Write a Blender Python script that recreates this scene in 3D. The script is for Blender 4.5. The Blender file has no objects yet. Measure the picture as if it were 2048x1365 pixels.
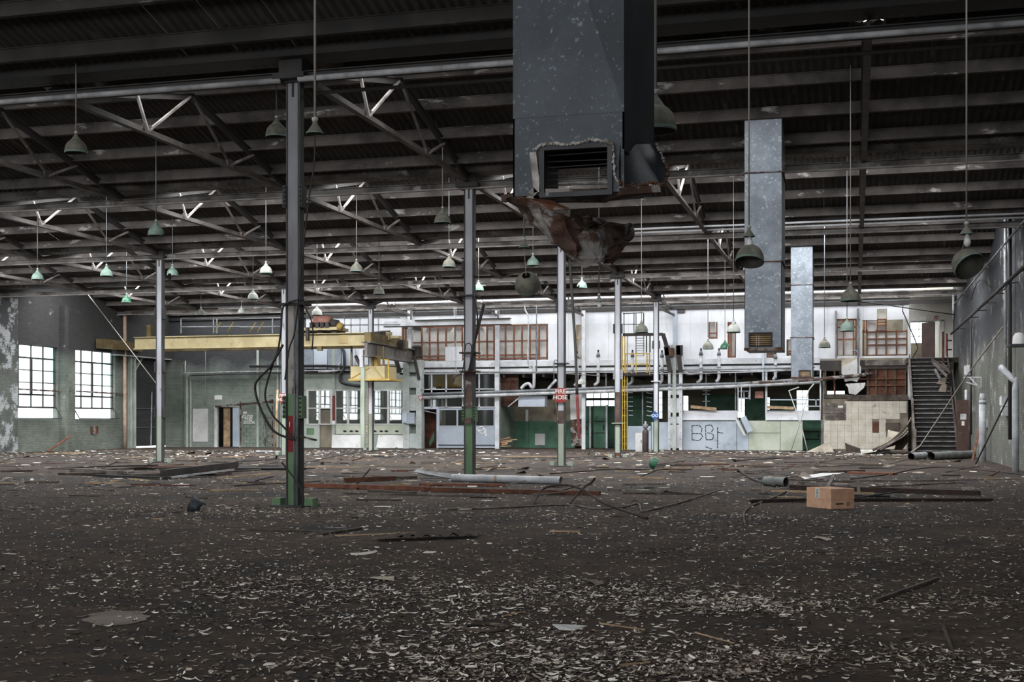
import bpy, math, random
import numpy as np
from mathutils import Vector, Matrix, noise as mnoise

# ------------------------------------------------------------------ camera, world, light
SC = bpy.context.scene
COL = SC.collection
F_PX, CXP, HOR, EYE = 2526.0, 1024.0, 845.0, 1.5
YAW = math.radians(15.2)
SY, CY = math.sin(YAW), math.cos(YAW)

cam_d = bpy.data.cameras.new('camera')
cam_d.sensor_fit = 'HORIZONTAL'
cam_d.sensor_width = 36.0
cam_d.lens = F_PX / 2048 * 36
cam_d.shift_y = (HOR - 682.5) / 2048
cam_d.clip_end = 400
cam = bpy.data.objects.new('camera', cam_d)
COL.objects.link(cam)
cam.location = (0, 0, EYE)
cam.rotation_euler = (math.pi / 2, 0, YAW)
SC.camera = cam

world = bpy.data.worlds.new('overcast_sky')
SC.world = world
world.use_nodes = True
bg = world.node_tree.nodes['Background']
bg.inputs[0].default_value = (0.93, 0.97, 1.0, 1)
bg.inputs[1].default_value = 3.5

SC.view_settings.view_transform = 'Standard'
SC.view_settings.look = 'None'
SC.view_settings.exposure = 0.2
SC.view_settings.gamma = 1.0
SC.view_settings.use_curve_mapping = False
# light path lengths that suit an interior of this depth
SC.cycles.max_bounces = 6
SC.cycles.diffuse_bounces = 3
SC.cycles.glossy_bounces = 2
SC.cycles.transparent_max_bounces = 8
SC.cycles.adaptive_threshold = .05

# building grid (metres): valleys of the roof every BAY along Y, ridges half way
Y0, BAY = 20.70, 10.585
T_LOW, T_RIDGE = 7.78, 9.28
XL, XR = -40.2, 5.0
YB = 68.6            # front plane of the far offices
YF = -12.0
SLOPE = (T_RIDGE - T_LOW) / (BAY / 2)


def add_rooflight_fill(n, power, x0=XL + 1, x1=XR - 1):
    """daylight through the translucent roofing strip in the near slope of bay n"""
    d = bpy.data.lights.new('rooflight', 'AREA')
    d.shape = 'RECTANGLE'
    d.size = x1 - x0
    d.size_y = 2.4
    d.energy = power
    d.color = (0.95, 0.975, 1.0)
    o = bpy.data.objects.new('rooflight', d)
    COL.objects.link(o)
    yy = Y0 + n * BAY + 3.6
    o.location = ((x0 + x1) / 2, yy, T_LOW + 3.6 * SLOPE - 0.02)
    o.rotation_euler = (math.atan(SLOPE), 0, 0)
    return o


for n_, p_ in ((-3, 400), (-2, 450), (-1, 600), (0, 1200), (1, 3200), (2, 4200), (3, 4600), (4, 1600)):
    add_rooflight_fill(n_, p_)



def front_fill(loc, rot, sx, sy, power):
    """daylight through the glazing behind the viewer"""
    d = bpy.data.lights.new('window_daylight', 'AREA')
    d.shape = 'RECTANGLE'
    d.size, d.size_y = sx, sy
    d.energy = power
    d.color = (0.96, 0.98, 1.0)
    o = bpy.data.objects.new('window_daylight', d)
    COL.objects.link(o)
    o.location = loc
    o.rotation_euler = rot
    return o


front_fill((-17, YF + .05, 4.6), (math.pi / 2, 0, 0), 40, 4.0, 2500)  # unseen fill, added to brighten faces turned to the camera

rng = random.Random(7)
nrg = np.random.default_rng(11)

# ------------------------------------------------------------------ pixel <-> place helpers


def U(u, Y):
    """X of the point seen at column u in the plane Y"""
    return Y * math.tan(math.atan((u - CXP) / F_PX) - YAW)


def V(v, X, Y):
    return EYE + (HOR - v) * (CY * Y - SY * X) / F_PX


def at(u, v, Y):
    X = U(u, Y)
    return Vector((X, Y, V(v, X, Y)))


def atX(u, v, X):
    a = math.atan((u - CXP) / F_PX) - YAW
    Y = X / math.tan(a)
    return Vector((X, Y, V(v, X, Y)))


def atD(u, v, Z):
    """point at camera depth Z"""
    xc = (u - CXP) / F_PX * Z
    return Vector((CY * xc - SY * Z, SY * xc + CY * Z, EYE + (HOR - v) * Z / F_PX))


def fl(u, v):
    """point on the floor"""
    p = atD(u, v, F_PX * EYE / (v - HOR))
    p.z = 0
    return p


def R(u0, v0, u1, v1, Y):
    """pixel rectangle -> X0, X1, z0, z1 in the plane Y"""
    X0, X1 = U(u0, Y), U(u1, Y)
    Xm = (X0 + X1) / 2
    return X0, X1, V(v1, Xm, Y), V(v0, Xm, Y)


# ------------------------------------------------------------------ materials
def lin(h):
    if isinstance(h, tuple):
        return h if len(h) == 4 else h + (1,)
    c = [int(h[i:i + 2], 16) / 255 for i in (0, 2, 4)]
    return tuple((x / 12.92 if x <= .04045 else ((x + .055) / 1.055) ** 2.4) for x in c) + (1,)


MATS = {}


def mat(name, c1, c2=None, scale=1.5, rough=.8, metal=0., lo=.4, hi=.62, bump=.15, bscale=18,
        stretch=(1, 1, 1), c3=None, s3=6., lo3=.58, hi3=.66, st3=(1, 1, 1), alpha=None):
    m = bpy.data.materials.new(name)
    m.use_nodes = True
    nt = m.node_tree
    b = nt.nodes['Principled BSDF']
    b.inputs['Roughness'].default_value = rough
    b.inputs['Metallic'].default_value = metal
    if alpha is not None:
        b.inputs['Alpha'].default_value = alpha
    geo = nt.nodes.new('ShaderNodeNewGeometry')

    def noi(sc, st, det=7, ro=.62):
        mp = nt.nodes.new('ShaderNodeMapping')
        mp.inputs['Scale'].default_value = st
        nt.links.new(geo.outputs['Position'], mp.inputs['Vector'])
        n = nt.nodes.new('ShaderNodeTexNoise')
        n.inputs['Scale'].default_value = sc
        n.inputs['Detail'].default_value = det
        n.inputs['Roughness'].default_value = ro
        nt.links.new(mp.outputs['Vector'], n.inputs['Vector'])
        return n

    def ramp(src, a, bb):
        r = nt.nodes.new('ShaderNodeMapRange')
        r.inputs['From Min'].default_value = a
        r.inputs['From Max'].default_value = bb
        nt.links.new(src, r.inputs['Value'])
        return r.outputs['Result']

    def mix(fac, a, bb):
        x = nt.nodes.new('ShaderNodeMix')
        x.data_type = 'RGBA'
        nt.links.new(fac, x.inputs[0])
        for k, val in ((6, a), (7, bb)):
            if isinstance(val, tuple):
                x.inputs[k].default_value = val
            else:
                nt.links.new(val, x.inputs[k])
        return x.outputs[2]
    col = lin(c1)
    if c2 is not None:
        col = mix(ramp(noi(scale, stretch).outputs['Fac'], lo, hi), lin(c1), lin(c2))
    if c3 is not None:
        col = mix(ramp(noi(s3, st3).outputs['Fac'], lo3, hi3), col, lin(c3))
    if isinstance(col, tuple):
        b.inputs['Base Color'].default_value = col
    else:
        nt.links.new(col, b.inputs['Base Color'])
    if bump:
        bn = nt.nodes.new('ShaderNodeBump')
        bn.inputs['Strength'].default_value = bump
        bn.inputs['Distance'].default_value = .03
        nt.links.new(noi(bscale, stretch, 4).outputs['Fac'], bn.inputs['Height'])
        nt.links.new(bn.outputs['Normal'], b.inputs['Normal'])
    MATS[name] = m
    return m


def brick_mat(name, axis, low, lowb, high, mort, zsplit, flake, flk=(.62, .68), rows=.086):
    """painted brick: green lower part, sooty upper part, painted coat flaking off"""
    m = mat(name, low, lowb, scale=.35, rough=.85, lo=.38, hi=.66, bump=0)
    nt = m.node_tree
    b = nt.nodes['Principled BSDF']
    src = b.inputs['Base Color'].links[0].from_socket
    geo = nt.nodes.new('ShaderNodeNewGeometry')
    sep = nt.nodes.new('ShaderNodeSeparateXYZ')
    nt.links.new(geo.outputs['Position'], sep.inputs[0])
    cmb = nt.nodes.new('ShaderNodeCombineXYZ')
    nt.links.new(sep.outputs[axis], cmb.inputs[0])
    nt.links.new(sep.outputs[2], cmb.inputs[1])
    br = nt.nodes.new('ShaderNodeTexBrick')
    br.inputs['Scale'].default_value = 1.0
    br.inputs['Brick Width'].default_value = .24
    br.inputs['Row Height'].default_value = rows
    br.inputs['Mortar Size'].default_value = .008
    br.inputs['Color1'].default_value = (1, 1, 1, 1)
    br.inputs['Color2'].default_value = (.72, .72, .72, 1)
    br.inputs['Mortar'].default_value = (.45, .45, .45, 1)
    nt.links.new(cmb.outputs[0], br.inputs['Vector'])
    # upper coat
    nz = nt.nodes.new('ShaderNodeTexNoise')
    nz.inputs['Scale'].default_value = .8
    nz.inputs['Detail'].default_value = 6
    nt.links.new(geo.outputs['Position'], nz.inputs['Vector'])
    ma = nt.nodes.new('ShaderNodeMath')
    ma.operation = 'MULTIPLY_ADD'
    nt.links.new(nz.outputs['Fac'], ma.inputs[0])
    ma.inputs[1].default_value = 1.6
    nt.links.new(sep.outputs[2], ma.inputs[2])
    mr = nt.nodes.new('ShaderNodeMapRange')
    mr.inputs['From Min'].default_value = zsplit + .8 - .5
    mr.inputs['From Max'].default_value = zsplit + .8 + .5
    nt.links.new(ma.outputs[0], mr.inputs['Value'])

    def mix(fac, a, bb, mode='MIX'):
        x = nt.nodes.new('ShaderNodeMix')
        x.data_type = 'RGBA'
        x.blend_type = mode
        if isinstance(fac, float):
            x.inputs[0].default_value = fac
        else:
            nt.links.new(fac, x.inputs[0])
        for k, val in ((6, a), (7, bb)):
            if isinstance(val, tuple):
                x.inputs[k].default_value = val
            else:
                nt.links.new(val, x.inputs[k])
        return x.outputs[2]
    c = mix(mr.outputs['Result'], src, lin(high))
    n2 = nt.nodes.new('ShaderNodeTexNoise')
    n2.inputs['Scale'].default_value = .9
    n2.inputs['Detail'].default_value = 9
    n2.inputs['Roughness'].default_value = .75
    nt.links.new(geo.outputs['Position'], n2.inputs['Vector'])
    m2 = nt.nodes.new('ShaderNodeMapRange')
    m2.inputs['From Min'].default_value = flk[0]
    m2.inputs['From Max'].default_value = flk[1]
    nt.links.new(n2.outputs['Fac'], m2.inputs['Value'])
    c = mix(m2.outputs['Result'], c, lin(flake))
    c = mix(.8, c, br.outputs['Color'], 'MULTIPLY')
    nt.links.new(c, b.inputs['Base Color'])
    bn = nt.nodes.new('ShaderNodeBump')
    bn.inputs['Strength'].default_value = .6
    bn.inputs['Distance'].default_value = .02
    nt.links.new(br.outputs['Fac'], bn.inputs['Height'])
    bn.invert = True
    nt.links.new(bn.outputs['Normal'], b.inputs['Normal'])
    return m


mat('roof_sheet', '3c3836', '4b4744', .8, .9, bump=.1, c3='757069', s3=2.5, lo3=.6, hi3=.75, st3=(3, .4, .4))
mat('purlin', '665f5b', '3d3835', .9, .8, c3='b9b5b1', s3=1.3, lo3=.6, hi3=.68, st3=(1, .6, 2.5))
mat('purlin_sooty', '3a3532', '262321', .9, .85, c3='5d5752', s3=1.3, lo3=.62, hi3=.7, st3=(1, .6, 2.5))  # darker copy of purlin; the dimness of the nearest bay is put into colour
mat('rail_rust', '3d2c25', '241a17', 3, .85)
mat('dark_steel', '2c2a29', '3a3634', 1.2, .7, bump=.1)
mat('truss_steel', '5a5552', '3b3633', 1.3, .65, bump=.1, c3='6e5a4c', s3=5)
mat('web_steel', 'a8a39f', '6f6761', 1.5, .6, bump=.05)
mat('gutter', '7b7672', '3d3733', 1.1, .75, c3='9c9894', s3=2.2, lo3=.58, hi3=.7, st3=(1, .7, 1))
mat('pipe_grey', '7a7d80', '55585b', 2, .5, bump=.05)
mat('pipe_white', 'c3c4c6', '8f8f90', 2, .55, bump=.05)
mat('col_grey_dirty', '96979c', '7a797d', 1.1, .75, stretch=(1, 1, .3), c3='4a3f3a', s3=3, lo3=.64, hi3=.74, st3=(1, 1, .25))  # darker copy of col_grey; weaker light on the nearest column put into colour
mat('col_grey', 'c6c7cd', 'a8a8ad', 1.1, .7, stretch=(1, 1, .3), c3='4a3f3a', s3=3, lo3=.66, hi3=.74, st3=(1, 1, .25))
mat('col_flange', '48484a', '353333', 1.4, .75, bump=.1)  # dark grey puts the shadow on the flange sides into the colour
mat('col_green', '6d8b68', '4d6a4c', 1.2, .75, stretch=(1, 1, .35), c3='3c3a2c', s3=2.2, lo3=.62, hi3=.76, st3=(1, 1, .3))
mat('col_palegreen', 'a8b2a1', '858e7d', 1.2, .75, stretch=(1, 1, .35), c3='59503c', s3=2.2, lo3=.64, hi3=.76, st3=(1, 1, .3))
mat('col_red', '8f2a26', '6d211f', 1.6, .7, c3='3b2a26', s3=5, lo3=.66, hi3=.74)
mat('col_rust', '4b3a34', '6d5a50', 2.2, .85, c3='9b958f', s3=2.6, lo3=.6, hi3=.66)
mat('col_peel', 'b5aea8', '8d8680', 1.5, .8, c3='46322b', s3=1.7, lo3=.55, hi3=.6, st3=(1, 1, .5))
mat('white_paint', 'dcdde0', 'c3c4c8', .5, .6, bump=.05, stretch=(1, 1, .4), c3='9c9ca0', s3=1.2, lo3=.6, hi3=.8, st3=(1.5, 1, .25))
mat('white_steel', 'd5d6d8', 'aeb0b3', 1, .55, bump=.06, c3='7d756f', s3=3, lo3=.66, hi3=.75)
mat('panel_white', 'd9d8d6', 'bdbcb9', .9, .7, c3='8b867f', s3=2.6, lo3=.63, hi3=.75)
mat('lining', 'd8d7d4', 'b9b6b1', .8, .8)
mat('cream_wall', 'dcd9d0', 'cbc7bb', .6, .8, bump=.05)
mat('timber_red', '83523b', '5b3829', 2.5, .8, stretch=(2, 2, 1))
mat('timber_pale', 'c0a583', '94795b', 2.5, .8, stretch=(1, 1, 1))
mat('timber_old', '5b5048', '3b332d', 2.2, .9, c3='8a7d72', s3=6, lo3=.6, hi3=.7, st3=(.5, 2, 2))
mat('timber_brown', '6b4430', '46291c', 2.2, .85)
mat('timber_grey', '7c746d', '4f4843', 2.2, .9, c3='a29a92', s3=4, lo3=.6, hi3=.7)
mat('green_wall', '8b968a', '6c766c', .7, .8, c3='4d574c', s3=1.1, lo3=.58, hi3=.75, st3=(1, 1, .5))
mat('sage_paint', 'b2b9b0', '949b93', .9, .75, c3='5d665b', s3=1.8, lo3=.62, hi3=.76)
mat('dark_green', '47735a', '335843', 1.0, .6, c3='1f3228', s3=2, lo3=.6, hi3=.72)
mat('dado_cream', '8d8572', '6d6557', .9, .8)
mat('soot', '2a2827', '1f1d1c', .9, .9)
mat('soffit', '4a4542', '33302e', .9, .9)
mat('blue_grey', 'a4abb5', '929aa6', .9, .55, bump=.04)
mat('pale_blue', 'b9c2cc', '9fa8b3', .7, .6, bump=.04, c3='80868d', s3=1.4, lo3=.64, hi3=.76)
mat('pale_green_panel', 'c9cdbd', 'b0b5a0', .9, .7, c3='77796a', s3=1.5, lo3=.64, hi3=.78)
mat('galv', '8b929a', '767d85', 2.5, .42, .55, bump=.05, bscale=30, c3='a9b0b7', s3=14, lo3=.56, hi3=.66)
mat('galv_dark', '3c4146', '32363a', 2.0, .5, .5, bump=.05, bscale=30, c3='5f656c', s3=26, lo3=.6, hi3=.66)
mat('galv_soot', '3b3d40', '2c2d2f', 2.5, .6, .3, bump=.05)
mat('rust', '6e4430', '3c2a22', 4, .9, c3='8d8782', s3=3.2, lo3=.55, hi3=.62)
mat('rust_dark', '2f241f', '52382b', 3, .8, c3='8d8884', s3=2.6, lo3=.5, hi3=.56)
mat('flaking_white', 'b9b5b0', '7d766f', 9, .9, bump=.6, bscale=40)
mat('lamp_dust', '77756a', '5c5a50', 8, .8, bump=.05)
mat('lamp_green', '71837a', '5a6c62', 8, .6, bump=.05)
mat('lamp_mint', '87a093', '6e867a', 8, .5, bump=.03)
mat('lamp_inner', '57564f', '44433e', 6, .7, bump=.02)
mat('lamp_white', 'b9bab2', '9fa198', 6, .7, bump=.02)
mat('bulb', 'd9d9d6', None, rough=.3, bump=0)
mat('enamel_green', '2f6a4b', '24523a', 4, .4, bump=.03)
mat('crane_yellow', 'b0a27c', '978964', .9, .65, c3='7a6743', s3=2.2, lo3=.62, hi3=.75, st3=(1, 1, .6))
mat('crane_ochre', 'b89a50', '93793b', 1.5, .7)
mat('crane_dim', '6a5a37', '46391f', 1.5, .8)
mat('crane_pink', '9b6d60', '7d564c', 3, .7)
mat('machine_dark', '3b3532', '251f1d', 3, .75)
mat('safety_yellow', 'c9a83e', '9d8230', 2, .6)
mat('runway', '6d6964', '4f4a46', 1.5, .7)
mat('beige_pipe', 'b79c87', '957b68', 2.2, .6, bump=.04)
mat('cable', '232120', None, rough=.6, bump=0)
mat('rope', '8f8880', None, rough=.9, bump=0)
mat('sign_red', 'a8362f', '8d2b26', 8, .5, bump=0)
mat('sign_white', 'e6e4df', None, rough=.5, bump=0)
mat('sign_blue', '21569b', '1b4680', 8, .5, bump=0)
mat('sign_dark', '3b3b3d', '303032', 6, .6, bump=0)
mat('ink', '2a2623', None, rough=.8, bump=0)
mat('ink_soft', '5a5048', None, rough=.8, bump=0)
mat('cardboard', 'dfb393', 'cda085', 5, .85, bump=.05, bscale=60)
mat('tape', 'dcdbd6', None, rough=.4, bump=0)
mat('tile', 'd3cbbd', 'bdb4a4', 1.6, .55, bump=.03, c3='93877a', s3=2.4, lo3=.62, hi3=.72)
mat('tile_bed', '8f8577', '6f665a', 2, .9)
mat('lino', 'cdc4b2', '9a8f7e', 1.6, .7)
mat('lino_back', '4e433a', '332b25', 2, .9)
mat('stair_wood', '4c4947', '35322f', 2.5, .7, stretch=(1, 3, 3), c3='8b8884', s3=2.4, lo3=.6, hi3=.72, st3=(.6, 2, 2))
mat('stair_edge', '8e8a86', '5a5653', 3, .6)
mat('door_brown', '4d342b', '3b261f', 2, .5, bump=.03)
mat('hose_red', '7d2f2b', '5f2522', 4, .6)
mat('cylinder_dark', '3d322e', '29211f', 4, .5)
mat('pvc', 'c2c5c8', '9da0a4', 2.5, .45, bump=.03)
mat('pvc_dirty', '8f938f', '6e726d', 2.5, .6, bump=.03)
mat('steel_cutout', 'b6bbb7', '989e99', 1.2, .65, c3='5b5650', s3=2, lo3=.64, hi3=.75)
mat('shutter', '343536', '282828', 1.0, .6, stretch=(1, 1, 12))
mat('flake_white', 'f2ebe2', 'd6cdc2', 3, .9, bump=0)
mat('flake_grey', 'b3a697', '8c8071', 3, .9, bump=0)
mat('flake_brown', '6b5c4f', '443a31', 3, .9, bump=0)
mat('plaster', '867b70', '6d6359', 1.2, .9, bump=.3)
mat('orange_paint', 'b0532a', None, rough=.6, bump=0)
mat('screed', '6f675f', '5a524b', 1.2, .9, bump=.2)

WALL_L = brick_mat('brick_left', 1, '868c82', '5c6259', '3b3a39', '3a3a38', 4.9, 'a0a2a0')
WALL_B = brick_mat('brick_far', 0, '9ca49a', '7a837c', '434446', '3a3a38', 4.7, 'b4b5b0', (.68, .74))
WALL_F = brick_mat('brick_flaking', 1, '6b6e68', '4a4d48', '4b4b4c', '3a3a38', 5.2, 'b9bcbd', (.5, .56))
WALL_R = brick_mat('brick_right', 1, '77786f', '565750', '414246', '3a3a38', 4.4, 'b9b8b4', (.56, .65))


def glass_mat(name, tint, mixf, rough=.1):
    m = bpy.data.materials.new(name)
    m.use_nodes = True
    nt = m.node_tree
    nt.nodes.clear()
    out = nt.nodes.new('ShaderNodeOutputMaterial')
    tr = nt.nodes.new('ShaderNodeBsdfTransparent')
    tr.inputs[0].default_value = lin(tint)
    gl = nt.nodes.new('ShaderNodeBsdfGlossy')
    gl.inputs['Roughness'].default_value = rough
    mx = nt.nodes.new('ShaderNodeMixShader')
    mx.inputs[0].default_value = mixf
    nt.links.new(tr.outputs[0], mx.inputs[1])
    nt.links.new(gl.outputs[0], mx.inputs[2])
    nt.links.new(mx.outputs[0], out.inputs[0])
    MATS[name] = m


glass_mat('glass_clear', 'f2f6f6', .06)
glass_mat('glass_teal', 'cfe0e2', .06)
glass_mat('glass_dark', '6a706c', .35, .06)
glass_mat('glass_refl', 'b5b5b0', .42, .02)
m_ = mat('rooflight_sheet', 'b7bbb8', 'a0a4a0', 2, .6, bump=0)


def floor_mat():
    m = bpy.data.materials.new('dirty_floor')
    m.use_nodes = True
    nt = m.node_tree
    b = nt.nodes['Principled BSDF']
    b.inputs['Roughness'].default_value = .82
    geo = nt.nodes.new('ShaderNodeNewGeometry')

    def noi(s, d=8, r=.65):
        n = nt.nodes.new('ShaderNodeTexNoise')
        n.inputs['Scale'].default_value = s
        n.inputs['Detail'].default_value = d
        n.inputs['Roughness'].default_value = r
        nt.links.new(geo.outputs['Position'], n.inputs['Vector'])
        return n.outputs['Fac']

    def rng_(src, a, c):
        r = nt.nodes.new('ShaderNodeMapRange')
        r.inputs['From Min'].default_value = a
        r.inputs['From Max'].default_value = c
        nt.links.new(src, r.inputs['Value'])
        return r.outputs['Result']

    def mix(f, a, c):
        x = nt.nodes.new('ShaderNodeMix')
        x.data_type = 'RGBA'
        nt.links.new(f, x.inputs[0])
        for k, v in ((6, a), (7, c)):
            if isinstance(v, tuple):
                x.inputs[k].default_value = v
            else:
                nt.links.new(v, x.inputs[k])
        return x.outputs[2]
    c = mix(rng_(noi(.35), .38, .62), lin('3f3024'), lin('19130e'))
    c = mix(rng_(noi(2.2), .5, .72), c, lin('574535'))
    c = mix(rng_(noi(9, 6), .55, .7), c, lin('1c1510'))
    c = mix(rng_(noi(38, 4), .62, .72), c, lin('75695d'))
    c = mix(rng_(noi(.16, 5), .5, .6), c, mix(rng_(noi(5, 6), .4, .6), lin('5d4c3c'), lin('32261c')))
    c = mix(rng_(noi(.22, 4), .56, .68), c, lin('1b140f'))
    nt.links.new(c, b.inputs['Base Color'])
    bn = nt.nodes.new('ShaderNodeBump')
    bn.inputs['Strength'].default_value = .8
    bn.inputs['Distance'].default_value = .05
    nt.links.new(noi(14, 8, .7), bn.inputs['Height'])
    nt.links.new(bn.outputs['Normal'], b.inputs['Normal'])
    MATS['dirty_floor'] = m


floor_mat()

# ------------------------------------------------------------------ mesh builder
ROOT = {}


class MB:
    def __init__(self):
        self.v, self.f, self.mi = [], [], []
        self.cur = 0

    def add(self, vs, fs):
        o = len(self.v)
        self.v += [tuple(p) for p in vs]
        self.f += [tuple(i + o for i in f) for f in fs]
        self.mi += [self.cur] * len(fs)
        return self

    def box(self, x0, x1, y0, y1, z0, z1):
        vs = [(x0, y0, z0), (x1, y0, z0), (x1, y1, z0), (x0, y1, z0),
              (x0, y0, z1), (x1, y0, z1), (x1, y1, z1), (x0, y1, z1)]
        return self.add(vs, [(0, 3, 2, 1), (4, 5, 6, 7), (0, 1, 5, 4), (1, 2, 6, 5), (2, 3, 7, 6), (3, 0, 4, 7)])

    def bar(self, p0, p1, w, h, up=(0, 0, 1), taper=1.):
        p0, p1 = Vector(p0), Vector(p1)
        d = (p1 - p0).normalized()
        up = Vector(up)
        if abs(d.dot(up)) > .97:
            up = Vector((0, 1, 0))
        s = d.cross(up).normalized()
        t = s.cross(d).normalized()
        vs = []
        for p, k in ((p0, 1), (p1, taper)):
            for a, c in ((-1, -1), (1, -1), (1, 1), (-1, 1)):
                vs.append(p + s * (a * w / 2 * k) + t * (c * h / 2 * k))
        return self.add(vs, [(0, 1, 2, 3), (4, 7, 6, 5), (0, 4, 5, 1), (1, 5, 6, 2), (2, 6, 7, 3), (3, 7, 4, 0)])

    def tube(self, pts, r, n=8, r1=None, cap=True, hollow=False):
        pts = [Vector(p) for p in pts]
        rings = []
        ref = None
        for i, p in enumerate(pts):
            if i == 0:
                d = pts[1] - pts[0]
            elif i == len(pts) - 1:
                d = pts[-1] - pts[-2]
            else:
                d = (pts[i + 1] - pts[i]).normalized() + (pts[i] - pts[i - 1]).normalized()
            d = d.normalized() if d.length > 1e-9 else Vector((0, 0, 1))
            if ref is None:
                ref = Vector((0, 0, 1)) if abs(d.z) < .9 else Vector((1, 0, 0))
            s = d.cross(ref).normalized()
            t = s.cross(d).normalized()
            ref = t
            rr = r if r1 is None else r + (r1 - r) * i / (len(pts) - 1)
            rings.append([p + (s * math.cos(a) + t * math.sin(a)) * rr for a in [2 * math.pi * k / n for k in range(n)]])
        o = [q for ring in rings for q in ring]
        fs = []
        for i in range(len(pts) - 1):
            for k in range(n):
                a, c = i * n + k, i * n + (k + 1) % n
                fs.append((a, a + n, c + n, c))
        if cap:
            fs.append(tuple(range(n)))
            fs.append(tuple(range((len(pts) - 1) * n + n - 1, (len(pts) - 1) * n - 1, -1)))
        return self.add(o, fs)

    def lathe(self, prof, n=16, c=(0, 0, 0), skip=None, rot=None):
        vs, fs = [], []
        for (r, z) in prof:
            for k in range(n):
                a = 2 * math.pi * k / n
                p = Vector((r * math.cos(a), r * math.sin(a), z))
                if rot is not None:
                    p = rot @ p
                vs.append(p + Vector(c))
        for i in range(len(prof) - 1):
            for k in range(n):
                if skip and skip(i, k):
                    continue
                a, d = i * n + k, i * n + (k + 1) % n
                fs.append((a, d, d + n, a + n))
        return self.add(vs, fs)

    def poly(self, pts, thick):
        """flat polygon given by 3D points, thickened along its normal by vector thick"""
        n = len(pts)
        t = Vector(thick)
        vs = [Vector(p) for p in pts] + [Vector(p) + t for p in pts]
        fs = [tuple(range(n)), tuple(range(2 * n - 1, n - 1, -1))]
        for k in range(n):
            fs.append((k, (k + 1) % n, n + (k + 1) % n, n + k)[::-1])
        return self.add(vs, fs)

    def build(self, name, material, parent=None, smooth=False, label=None):
        """material: a name or a list of names; parent: an object from thing() / build()"""
        vs = np.array(self.v, dtype=float)
        if parent is not None:
            org = ROOT[parent.name]
        else:
            lo, hi = vs.min(0), vs.max(0)
            org = Vector(((lo[0] + hi[0]) / 2, (lo[1] + hi[1]) / 2, lo[2]))
        vs = vs - np.array(org)
        me = bpy.data.meshes.new(name)
        me.from_pydata(vs.tolist(), [], self.f)
        mats = [material] if isinstance(material, str) else material
        for k in mats:
            me.materials.append(MATS[k])
        if len(mats) > 1:
            me.polygons.foreach_set('material_index', self.mi)
        if smooth:
            me.polygons.foreach_set('use_smooth', [True] * len(me.polygons))
        me.update()
        o = bpy.data.objects.new(name, me)
        COL.objects.link(o)
        if parent is not None:
            o.parent = parent
        else:
            o.location = org
        ROOT[o.name] = org
        if label:
            o['label'] = label
        return o


def tag(o, label, cat, group=None):
    o['label'] = label
    o['category'] = cat
    if group:
        o['group'] = group
    return o


def struct(o):
    o['kind'] = 'structure'
    return o


def thing(name, loc, label=None, cat=None, group=None):
    o = bpy.data.objects.new(name, None)
    o.empty_display_size = .2
    COL.objects.link(o)
    o.location = loc
    ROOT[o.name] = Vector(loc)
    if label:
        tag(o, label, cat, group)
    return o


def bx(name, x0, x1, y0, y1, z0, z1, m, parent=None):
    return MB().box(x0, x1, y0, y1, z0, z1).build(name, m, parent)


def pr(name, u0, v0, u1, v1, Y, d, m, parent=None):
    """box whose front is the pixel rectangle in plane Y, d deep"""
    X0, X1, z0, z1 = R(u0, v0, u1, v1, Y)
    return bx(name, X0, X1, Y, Y + d, z0, z1, m, parent)


def pbar(name, a, b, Y, w, m, parent=None, d=None, Y2=None):
    p, q = at(a[0], a[1], Y), at(b[0], b[1], Y if Y2 is None else Y2)
    return MB().bar(p, q, w if d is None else d, w, up=(0, 1, 0) if abs((q - p).normalized().y) < .9 else (0, 0, 1)).build(name, m, parent)


def ptube(name, pts, Y, r, m, parent=None, n=8):
    P = [at(p[0], p[1], p[2] if len(p) > 2 else Y) for p in pts]
    return MB().tube(P, r, n).build(name, m, parent, smooth=True)


def smoothpath(P, k=5):
    P = [Vector(p) for p in P]
    out = []
    for i in range(len(P) - 1):
        p0, p1, p2, p3 = P[max(i - 1, 0)], P[i], P[i + 1], P[min(i + 2, len(P) - 1)]
        for j in range(k):
            t = j / k
            out.append(.5 * ((2 * p1) + (p2 - p0) * t + (2 * p0 - 5 * p1 + 4 * p2 - p3) * t * t + (3 * p1 - p0 - 3 * p2 + p3) * t ** 3))
    out.append(P[-1])
    return out


def holed(mb, axis, c0, c1, a0, a1, z0, z1, holes):
    """wall slab between planes c0..c1 (axis 'y' or 'x'), extent a0..a1 x z0..z1, rectangular holes (a0,a1,z0,z1)"""
    As = sorted({a0, a1} | {min(max(h[i], a0), a1) for h in holes for i in (0, 1)})
    Zs = sorted({z0, z1} | {min(max(h[i], z0), z1) for h in holes for i in (2, 3)})
    for i in range(len(As) - 1):
        run = None
        cells = []
        for j in range(len(Zs) - 1):
            am, zm = (As[i] + As[i + 1]) / 2, (Zs[j] + Zs[j + 1]) / 2
            ins = any(h[0] < am < h[1] and h[2] < zm < h[3] for h in holes)
            if ins:
                if run is not None:
                    cells.append((run, Zs[j]))
                run = None
            elif run is None:
                run = Zs[j]
        if run is not None:
            cells.append((run, Zs[-1]))
        for (q0, q1) in cells:
            if axis == 'y':
                mb.box(As[i], As[i + 1], c0, c1, q0, q1)
            else:
                mb.box(c0, c1, As[i], As[i + 1], q0, q1)
    return mb


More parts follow.
